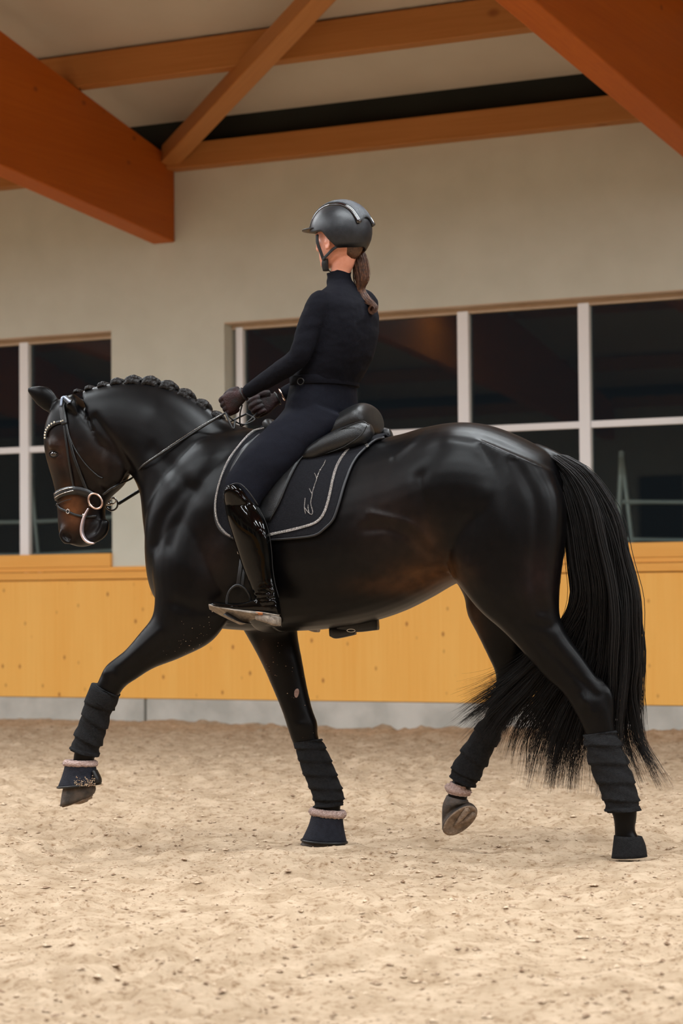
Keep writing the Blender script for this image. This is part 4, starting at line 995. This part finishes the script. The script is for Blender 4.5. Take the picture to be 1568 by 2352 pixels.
nSh = P(732, 704, -.15); nEl = P(684, 822, -.20); nWr = P(566, 902, -.12)
fSh = P(838, 704, .16); fEl = P(752, 850, .22); fWr = P(650, 905, .13)
def arms(g, k=0., ns=20):
    g.add(*tube([P(756, 694, -.10), P(744, 695, -.13), nSh, P(708, 762, -.18), P(694, 800, -.20), nEl, P(650, 848, -.185), P(606, 876, -.15), nWr], np.array([.040, .048, .053, .050, .045, .042, .041, .034, .025])+k, ns, 6))
    g.add(*tube([P(820, 690, .11), fSh, P(800, 762, .19), P(770, 815, .21), fEl, P(712, 876, .19), fWr], np.array([.050, .055, .048, .043, .042, .038, .026])+k, ns, 6))
# near leg in 3D, the far one mirrored across the horse
legst = [(676, 905, 812, 965, -.07, .10), (652, 945, 782, 985, -.11, .092), (614, 982, 722, 1028, -.17, .084), (577, 1018, 670, 1076, -.225, .077), (545, 1058, 626, 1118, -.262, .069), (521, 1100, 600, 1150, -.29, .062), (517, 1132, 590, 1172, -.305, .056)]
shaft = [(517, 1140, 578, 1143, -.305, .052), (518, 1162, 594, 1164, -.31, .056), (523, 1190, 608, 1190, -.315, .058), (532, 1220, 618, 1220, -.318, .057), (545, 1262, 624, 1262, -.318, .051), (559, 1305, 627, 1303, -.318, .044), (573, 1340, 632, 1338, -.318, .038), (582, 1362, 637, 1362, -.318, .037), (592, 1385, 641, 1388, -.318, .036), (600, 1402, 642, 1404, -.318, .034)]
foot = [(636, 1372, 643, 1414, -.318, .026), (618, 1366, 622, 1416, -.318, .033), (590, 1374, 594, 1412, -.318, .034), (558, 1384, 560, 1406, -.32, .036), (522, 1384, 524, 1402, -.324, .038), (494, 1382, 494, 1397, -.328, .032), (481, 1387, 481, 1393, -.33, .012)]
FARSHIFT = HX*-.055-ZU*.035
def farleg(V): return mirror(V)+FARSHIFT
def legs(g, dk=0., parts=(legst, shaft, foot), sh=1., skip=0):
    for pt in parts:
        q_ = [st(a, b, c_, d, o_, w+dk, 2.1) for a, b, c_, d, o_, w in pt][skip if pt is legst else 0:]
        V, Fc = loft([(c_, v_*sh, u_, e_, k_) for c_, v_, u_, e_, k_ in q_], 28, 5); g.add(V, Fc); g.add(farleg(V), [f[::-1] for f in Fc])
# hand: palm, four curled fingers, thumb, in a local frame (kx towards knuckles, ky to the palm side, kz to the thumb)
def hand(g, o, kx, ky, kz, k=0.):
    g.add(*loft([(o-kx*.052, kz*.024+kz*k, ky*(.016+k), 2.2, 0), (o-kx*.03, kz*(.031+k), ky*(.017+k), 2.4, 0), (o, kz*(.040+k), ky*(.017+k), 2.6, 0), (o+kx*.026, kz*(.040+k), ky*(.015+k), 2.6, 0)], 24, 4))
    for i, (ln_, r) in enumerate(((.95, .0098), (1.05, .0100), (1., .0096), (.82, .0086))):
        b = o+kx*.026+kz*(.030-.0205*i)
        p = [b-kx*.014, b, b+kx*.022*ln_+ky*.010, b+kx*.024*ln_+ky*.032*ln_, b+kx*.004+ky*.046*ln_, b-kx*.012+ky*.040, b-kx*.016+ky*.028]
        g.add(*tube(p, np.array([r*.9, r*1.08, r*1.05, r, r*.95, r*.88, r*.75])+k, 12, 4))
    b = o-kx*.030+kz*.030+ky*.008
    g.add(*tube([b-kx*.01, b+kx*.015+kz*.010+ky*.006, b+kx*.040+kz*.014+ky*.012, b+kx*.060+kz*.010+ky*.020, b+kx*.068+kz*.007+ky*.024], np.array([.014, .0125, .0108, .0105, .008])+k, 12, 4))
def nrm_(a): return a/np.linalg.norm(a)
kxN = nrm_(P(512, 935, -.10)-nWr); kyN = nrm_(HN-kxN*(HN@kxN)); kzN = np.cross(kyN, kxN); kzN *= np.sign(kzN[2])
kxF = nrm_(P(575, 942, .08)-fWr); kyF = nrm_(-HN+kxF*(HN@kxF)); kzF = np.cross(kyF, kxF); kzF *= np.sign(kzF[2])
oN = P(533, 922, -.11); oF = P(606, 930, .10)
# head frame
YH = math.radians(36)
FH = np.array([-math.cos(YH), math.sin(YH), 0]); LH = np.array([math.sin(YH), math.cos(YH), 0])
H0 = P(783, 610, 0)
def hp(f, l, z): return H0+FH*f+LH*l+ZU*z
def hring(f, z, a, b, e=2.2, k=0): return (hp(f, 0, z), FH*a, LH*b, e, k)
g = G()
g.add(*loft([hring(.062, -.004, .020, .020), hring(.045, .004, .042, .036, 2.2, -.1), hring(.026, .024, .070, .052, 2.2, -.12), hring(.012, .045, .086, .061, 2.2, -.12), hring(.004, .070, .094, .067, 2.3, -.12), hring(0, .10, .099, .071, 2.3, -.1),
              hring(-.002, .13, .102, .074, 2.3, -.06), hring(-.004, .16, .100, .075, 2.2), hring(-.006, .19, .086, .066), hring(-.008, .215, .055, .044), hring(-.008, .226, .015, .012)], 36, 4))
g.add(*tube([hp(.088, 0, .118), hp(.098, 0, .100), hp(.112, 0, .083), hp(.106, 0, .074), hp(.092, 0, .070)], [.008, .010, .0115, .011, .008], 12, 4))   # nose
for sg in (-1, 1):
    g.add(*ell(hp(.100, sg*.010, .076), FH*.010, LH*.008, ZU*.007))
    g.add(*ell(hp(.086, sg*.032, .128), FH*.012, LH*.022, ZU*.007))                              # brow
    g.add(*ell(hp(.070, sg*.040, .085), FH*.020, LH*.022, ZU*.020))                              # cheekbone
    ec = hp(.008, sg*.079, .090)
    e1 = FH*-.9+LH*sg*.44; g.add(*ring_tube(ec, .016, .029, e1, ZU, .0052, 30, 8)); g.add(*ell(ec-LH*sg*.004, FH*.014, LH*.006, ZU*.024)); g.add(*ell(ec-ZU*.026+FH*.004, FH*.008, LH*.006, ZU*.009)); g.add(*ell(ec+FH*.012-ZU*.004, FH*.005, LH*.005, ZU*.006))
g.add(*tube([hp(.082, -.024, .050), hp(.096, -.010, .054), hp(.100, 0, .0525), hp(.096, .010, .054), hp(.082, .024, .050)], [.003, .006, .0055, .006, .003], 10, 4))
g.add(*tube([hp(.082, -.020, .044), hp(.094, -.008, .041), hp(.096, 0, .040), hp(.094, .008, .041), hp(.082, .020, .044)], [.003, .006, .007, .006, .003], 10, 4))
g.add(*ell(hp(.078, 0, .012), FH*.020, LH*.022, ZU*.016))
g.add(*tube([hp(-.020, 0, .070), hp(-.018, 0, .02), P(781, 628, 0), P(784, 660, 0)], [.052, .043, .039, .040], 28, 4))
g.add(*loft([(c_, v_*.93, u_*.93, e_, k_) for c_, v_, u_, e_, k_ in torso(-.006)], 36, 4)); arms(g, -.007); legs(g, -.022, sh=.66); hand(g, oN, kxN, kyN, kzN); hand(g, oF, kxF, kyF, kzF)
bodym = remesh(g, .0042, 3, .5, 'body'); rb = link('body', bodym, M['skin'], rid)
# eyes, brows, lashes
for sg in (-1, 1):
    e0 = hp(.082, sg*.031, .112)
    G().add(*ell(e0, FH*.0115, LH*.0115, ZU*.0115, 16, 10)).obj('eye', mat('eye_white', (.75, .72, .68), .1, None), rid)
    G().add(*ell(e0+FH*.009, FH*.004, LH*.0055, ZU*.0055, 12, 8)).obj('iris', M['eye'], rid)
    G().add(*tube([hp(.086, sg*.018, .120), hp(.094, sg*.031, .124), hp(.088, sg*.046, .119)], .0016, 6, 4)).obj('eyelashes', M['hair'], rid)
    G().add(*tube([hp(.096, sg*.014, .134), hp(.096, sg*.030, .139), hp(.084, sg*.048, .136)], .0025, 6, 4)).obj('eyebrow', M['hairbrown'], rid)
def wrinkle(me, amp, sc_, seed=0, stretch=(1, 1, 1)):
    v = getv(me); n = getn(me); s_ = np.array(stretch)
    d = np.array([noise.noise(Vector(p_*s_)*sc_+Vector((seed, 0, 0)))*.7+noise.noise(Vector(p_*s_)*sc_*2.3)*.3 for p_ in v]); setv(me, v+n*(amp*d)[:, None])
# shirt
g = G(); g.add(*loft(torso(0), 44, 5)); arms(g, 0, 24)
g.add(*loft([tr(656, 751, 812, 1.1), tr(645, 751, 807, 1.), tr(632, 752, 804, 1.), (P(778, 625, 0), (P(752, 632, 0)-P(804, 619, 0))/2, LW*.047+0*FW, 2, 0)], 36, 3, True, None, True))
me = remesh(g, .005, 5, .5, 'shirt'); wrinkle(me, .004, 16, 3, (1, 1, 1.6)); sh = link('shirt', me, M['shirt'], rid)
# breeches
g = G(); g.add(*loft([tr(872, 674, 818, 1.42, .002), tr(895, 668, 816, 1.45, .002), (P(740, 925, 0), FW*.115, LW*.178, 2.3, 0), (P(737, 955, 0), FW*.115, LW*.182, 2.3, 0), (P(728, 982, 0), FW*.09, LW*.14, 2.3, 0), (P(728, 998, 0), FW*.05, LW*.08, 2.2, 0)], 44, 5))
legs(g, 0, (legst,))
me = remesh(g, .005, 5, .5, 'breeches'); wrinkle(me, .0035, 18, 9); bc = link('breeches', me, M['breech'], rid)
gg = G(); c_ = tr(878, 671, 820, 1.42, .004); gg.add(*loft([(c_[0]+ZU*.018, c_[1], c_[2], 2.3, 0), (c_[0]+ZU*.016, c_[1]*1.01, c_[2]*1.01, 2.3, 0), (c_[0]-ZU*.016, c_[1]*1.01, c_[2]*1.01, 2.3, 0), (c_[0]-ZU*.018, c_[1], c_[2], 2.3, 0)], 48, 1))
gg.obj('belt', M['shirt'], bc)
G().add(*ring_tube(P(690, 876, -.17), .013, .013, HX, ZU, .0025)).obj('belt_buckle', M['leather'], bc)
# gloves
for o_, kx, ky, kz, wr in ((oN, kxN, kyN, kzN, nWr), (oF, kxF, kyF, kzF, fWr)):
    g = G(); hand(g, o_, kx, ky, kz, .0022)
    c_ = o_-kx*.052; g.add(*tube([c_-kx*-.006, c_-kx*.012], [.026, .027], 20, 3, True, .8, ky))
    me = remesh(g, .0032, 2, .5, 'glove'); wrinkle(me, .0015, 60, 2); gv = link('glove', me, M['glove'], rid)
    G().add(*ring_tube(c_-kx*.010, .0265, .021, kz, ky, .0035, 30, 8)).obj('cuff', M['leather'], gv)
G().add(*ring_tube(fWr-kxF*-.006,    .0255, .0205, kzF, kyF, .0025, 30, 8)).obj('bracelet', M['rose'], rid)
# boots
for far in (False, True):
    fm = (lambda V: farleg(V)) if far else (lambda V: V)
    g = G()
    for pt in (shaft, foot):
        V, Fc = loft([st(a, b, c_, d, o_, w, 2.15) for a, b, c_, d, o_, w in pt], 32, 6); g.add(fm(V), Fc)
    # raised knee arch
    V, Fc = loft([st(524, 1117, 556, 1113, -.315, .060, 2.2), st(518, 1128, 568, 1126, -.315, .066, 2.2), st(516, 1142, 579, 1142, -.312, .066, 2.2), st(516, 1156, 590, 1158, -.31, .060)], 28, 4); g.add(fm(V), Fc)
    me = remesh(g, .0042, 3, .5, 'boot'); vv_ = getv(me); nn_ = getn(me)
    if not far:
        c0 = P(612, 1370, -.34); d = np.linalg.norm((vv_-c0)*np.array([1, .4, 1.2]), axis=1); w = np.exp(-(d/.042)**2)
        vv_ = vv_+nn_*(w*np.array([.006*noise.noise(Vector((p_[0]*30, p_[1]*30, p_[2]*95)))+.003*noise.noise(Vector(p_)*130) for p_ in vv_]))[:, None]; setv(me, vv_)
    bt = link('riding_boot', me, M['patent'], rid)
    def T2(px, py, of_): return P(px, py, of_)
    sole_ = [((479, 1389), (481, 1398)), ((496, 1393), (502, 1410)), ((524, 1398), (534, 1426)), ((548, 1402), (556, 1434)), ((572, 1406), (577, 1424)), ((592, 1408), (594, 1418))]
    stn = []
    for (a, b) in sole_:
        p_, q_ = T2(*a, -.36), T2(*b, -.285); V_ = (p_-q_)/2; n_ = nrm_(np.cross(V_, HX)); n_ *= -1 if n_[2] > 0 else 1; stn.append(((p_+q_)/2, V_, n_*.0045, 5, 0))
    V, Fc = loft(stn, 24, 4, True, None, True); G().add(fm(V), Fc).obj('sole', M['soleb'], bt)
    V, Fc = loft([(P(588, 1413, -.335), (P(588, 1407, -.36)-P(590, 1420, -.31))/2, ZU*.004+HX*0, 4, 0), (P(604, 1416, -.335), (P(602, 1408, -.36)-P(604, 1424, -.31))/2, ZU*.005, 4, 0)], 20, 3, True, None, True); G().add(fm(V), Fc).obj('sole_waist', M['tan'], bt)
    V, Fc = loft([st(592, 1408, 592, 1424, -.32, .030, 4), st(612, 1410, 612, 1430, -.32, .034, 4), st(630, 1413, 630, 1437, -.32, .034, 3.4), st(641, 1416, 641, 1438, -.32, .026, 3)], 28, 4, True, None, True); G().add(fm(V), Fc).obj('heel', M['soleb'], bt)
    rp = tube(np.array([P(x, y, -.352) for x, y in [(482, 1390), (520, 1396), (560, 1403), (600, 1407), (641, 1414)]]), .0028, 6, 4); G().add(fm(rp[0]), rp[1]).obj('welt', M['soleb'], bt)
    rp = tube(np.array([P(x, y, o_) for x, y, o_ in [(518, 1140, -.335), (521, 1122, -.352), (534, 1112, -.366), (550, 1111, -.372), (564, 1122, -.374), (578, 1139, -.368), (592, 1160, -.355)]]), .0024, 6, 5); G().add(fm(rp[0]), rp[1]).obj('top_edge', M['leather'], bt)
    rp = tube(np.array([P(x, y, -.335) for x, y in [(592, 1165), (606, 1190), (617, 1222), (623, 1262), (626, 1303), (631, 1338), (640, 1372)]]), .0016, 6, 5); G().add(fm(rp[0]), rp[1]).obj('back_seam', M['leather_grey'], bt)
    # stirrup iron with leather
    sti = thing('stirrup', 'black stirrup iron and leather at the rider\'s %s boot' % ('hidden far' if far else 'near'), 'stirrup', fm(np.array([P(548, 1420, -.32)]))[0])
    g = G()
    g.add(*tube([P(522, 1404, -.33), P(521, 1378, -.33), P(528, 1356, -.33), (P(545, 1344, -.325)), P(562, 1352, -.32), P(574, 1372, -.31), P(577, 1400, -.29), P(574, 1424, -.27)], [.0055, .0055, .005, .006, .005, .0055, .0055, .0055], 10, 5)); me_ = g.mesh(); v_ = fm(getv(me_)); setv(me_, v_); link('iron', me_, M['leather'], sti)
    V, Fc = loft([(P(520, 1408, -.345), HX*.006, HN*.028+ZU*.006, 3, 0), (P(545, 1424, -.33), HX*.022-ZU*.01, HN*.028, 3, 0), (P(572, 1432, -.31), HX*.006, HN*.028, 3, 0)], 20, 4); G().add(fm(V), Fc).obj('tread', M['leather'], sti)
    for a, b in (((556, 1275, -.30), (546, 1346, -.322)), ((561, 1290, -.30), (555, 1350, -.322))):
        V, Fc = tube(np.array([P(*a), P(*b)]), .0085, 8, 2, True, .2, HN); G().add(fm(V), Fc).obj('leather', M['leather_grey'], sti)
    V, Fc = ring_tube(P(549, 1268, -.30), .006, .008, HX, ZU, .002); G().add(fm(V), Fc).obj('buckle', M['steel'], sti)
# helmet ----------------------------------------------------------------
HC = hp(-.002, 0, .135); ha, hb_, hh = .132, .113, .122
def helm(f, lat, u, gr=0.):                          # lat angle around, u 0 top .. 1 rim
    zr = np.interp(abs((f+math.pi) % (2*math.pi)-math.pi), [0, .5, 1.0, 1.45, 1.68, 1.95, 2.7, 3.1416], [.010, .004, -.006, -.008, -.045, -.078, -.076, -.070])
    el0 = math.pi/2*u*1.0; z = hh*math.cos(el0); r = math.sin(el0)
    if u > .86: t_ = (u-.86)/.14; z0 = hh*math.cos(math.pi/2*.86); z = z0*(1-t_)+zr*t_; zz = min(0, z); r = (1-.35*(zz/.1)**2) if z < 0 else max(math.sin(math.pi/2*.86), math.sqrt(max(0, 1-(z/hh)**2)))
    return HC+FH*(ha+gr)*r*math.cos(f)+LH*(hb_+gr)*r*math.sin(f)+ZU*(z+gr*math.cos(el0))
nf_, nu_ = 72, 34
A_ = np.array([[helm(2*math.pi*j/nf_, 0, i/nu_) for j in range(nf_)] for i in range(1, nu_+1)])
g = G(); V = A_.reshape(-1, 3); Fc = [(i*nf_+j, i*nf_+(j+1) % nf_, (i+1)*nf_+(j+1) % nf_, (i+1)*nf_+j) for i in range(nu_-1) for j in range(nf_)]
V = np.vstack([V, HC+ZU*hh]); Fc += [(len(V)-1, (j+1) % nf_, j) for j in range(nf_)]
hel = G().add(V, Fc).obj('helmet', M['helmet'], rid); sm = hel.modifiers.new('s', 'SOLIDIFY'); sm.thickness = .014; sm.offset = -1
# centre panel over the crown with gloss trims either side
def hs(f_, l_, gr):                                  # point of the shell above local (forward, lateral)
    rr = min(.97, (f_/ha)**2+(l_/hb_)**2); return HC+FH*f_+LH*l_+ZU*(hh*math.sqrt(1-rr)+gr)
A_ = np.array([[hs(ff_, ll_*(1-.25*abs(ff_/ha)), .0035) for ll_ in np.linspace(-.058, .058, 16)] for ff_ in np.linspace(.118, -.124, 40)])
o = gridmesh(A_, False).obj('glitter_panel', M['helmglit'], hel); sm = o.modifiers.new('s', 'SOLIDIFY'); sm.thickness = .006; sm.offset = -1
for sg in (-1, 1):
    pts = [hs(ff_, sg*.062*(1-.25*abs(ff_/ha)), -.001) for ff_ in np.linspace(.121, -.124, 16)]
    G().add(*tube(pts, np.interp(np.arange(16), [0, 8, 15], [.005, .008, .011]), 12, 3)).obj('gloss_trim', M['gloss'], hel)
g = G()
for sg in (-1, 1):
    for q_ in range(7):
        ff_ = -.088-.006*q_; p_ = hs(ff_, sg*(.062*(1-.25*abs(ff_/ha))+.001), .010); G().add(*ell(p_, FH*.0018, LH*.0018, ZU*.0018, 6, 4)).obj('rhinestone', M['stone'], hel)
vis = []
for a_ in np.linspace(-1.05, 1.05, 21):
    w_ = math.cos(a_*1.45)**.7 if abs(a_) < 1.04 else .02
    b_ = HC+FH*(ha-.004)*math.cos(a_)+LH*(hb_-.002)*math.sin(a_)+ZU*.012; e_ = b_+FH*.052*max(.03, w_)+LH*.004*math.sin(a_)+ZU*(.006*max(0, w_))
    vis.append([b_, (b_+e_)/2-ZU*.001, e_])
o = gridmesh(np.array(vis), False).obj('visor', M['helmet'], hel); sm = o.modifiers.new('s', 'SOLIDIFY'); sm.thickness = .004; sm.offset = 0
for sg in (-1, 1):
    G().add(*tube([hp(.066, sg*.070, .122), hp(.062, sg*.074, .09), hp(.050, sg*.068, .05), hp(.044, sg*.056, .015), hp(.046, sg*.030, -.014), hp(.050, 0, -.022)], .0075, 10, 5, True, .25, LH)).obj('chin_strap', M['strap'], hel)
    G().add(*tube([hp(-.045, sg*.080, .066), hp(-.015, sg*.076, .055), hp(.02, sg*.068, .036), hp(.045, sg*.062, .022)], .0065, 10, 5, True, .25, LH)).obj('rear_strap', M['strap'], hel)
G().add(*loft([(hp(.040, -.052, .024), FH*.012, LH*.008, 3, 0), (hp(.044, -.050, .004), FH*.014, LH*.010, 3, 0), (hp(.046, -.040, -.022), FH*.012, LH*.010, 3, 0)], 16, 4)).obj('chin_clasp', M['strap'], hel)
# pony tail ---------------------------------------------------------------
pt_g = [[(805, 560, .05), (812, 600, .05), (815, 640, .05), (826, 665, .04), (836, 690, .03), (846, 708, .02), (857, 718, .0)],
        [(822, 560, .04), (842, 600, .04), (845, 635, .03), (836, 660, .02), (846, 682, .0), (862, 700, -.01), (862, 718, -.02)],
        [(812, 560, .03), (822, 600, .0), (830, 640, -.01), (824, 664, -.01), (840, 694, -.02), (866, 706, -.02), (852, 722, -.02)],
        [(828, 560, .05), (838, 610, .05), (840, 645, .05), (832, 668, .04), (850, 695, .03), (852, 704, .02), (864, 712, .02)]]
PG = np.array([resample(G3(g_), 26) for g_ in pt_g]); tt_ = np.linspace(0, 1, 26); cur = []; rr_ = []
for i in range(1300):
    w = rng.dirichlet([1, 1, 1, 1]); c = np.tensordot(w, PG, 1); prof = np.interp(tt_, [0, .15, .45, .6, .8, 1], [.6, 1., .9, .5, .7, .5])
    o1, o2 = np.clip(rng.normal(size=2), -1.6, 1.6); ph = rng.random()*6.28
    c = c+FH*(o1*.008*prof+.004*np.sin(14*tt_+ph)*tt_)[:, None]+LH*(o2*.009*prof)[:, None]; cur.append(c); rr_.append(.0005+.0003*rng.random())
for i in range(60):                                  # end curl
    a0 = rng.random()*6.28; th = np.linspace(0, 4.6, 20)+a0*.1; r_ = .010+.007*rng.random(); cc = P(856, 712, -.02+.03*rng.random())
    cur.append(cc+np.outer(np.cos(th)*r_, HX)+np.outer(np.sin(th)*r_*1.1, ZU)+HN*(rng.normal()*.006)); rr_.append(.001)
for i in range(12):
    c = PG[0]+FH*(.012*tt_*rng.random()*2)[:, None]-ZU*(.01*tt_)[:, None]; cur.append(c); rr_.append(.0005)
strands(cur, rr_, 'ponytail', M['hairbrown'], rid)
# hair under the helmet at the nape
g = G().add(*loft([hring(-.030, .13, .072, .070), hring(-.034, .085, .066, .067), hring(-.042, .058, .050, .052), hring(-.052, .036, .028, .034), hring(-.056, .022, .010, .014)], 30, 4)); g.obj('nape_hair', mat('dark_nape_hair', (.045, .018, .008), .45, (.11, .045, .02), scale=140), rid)
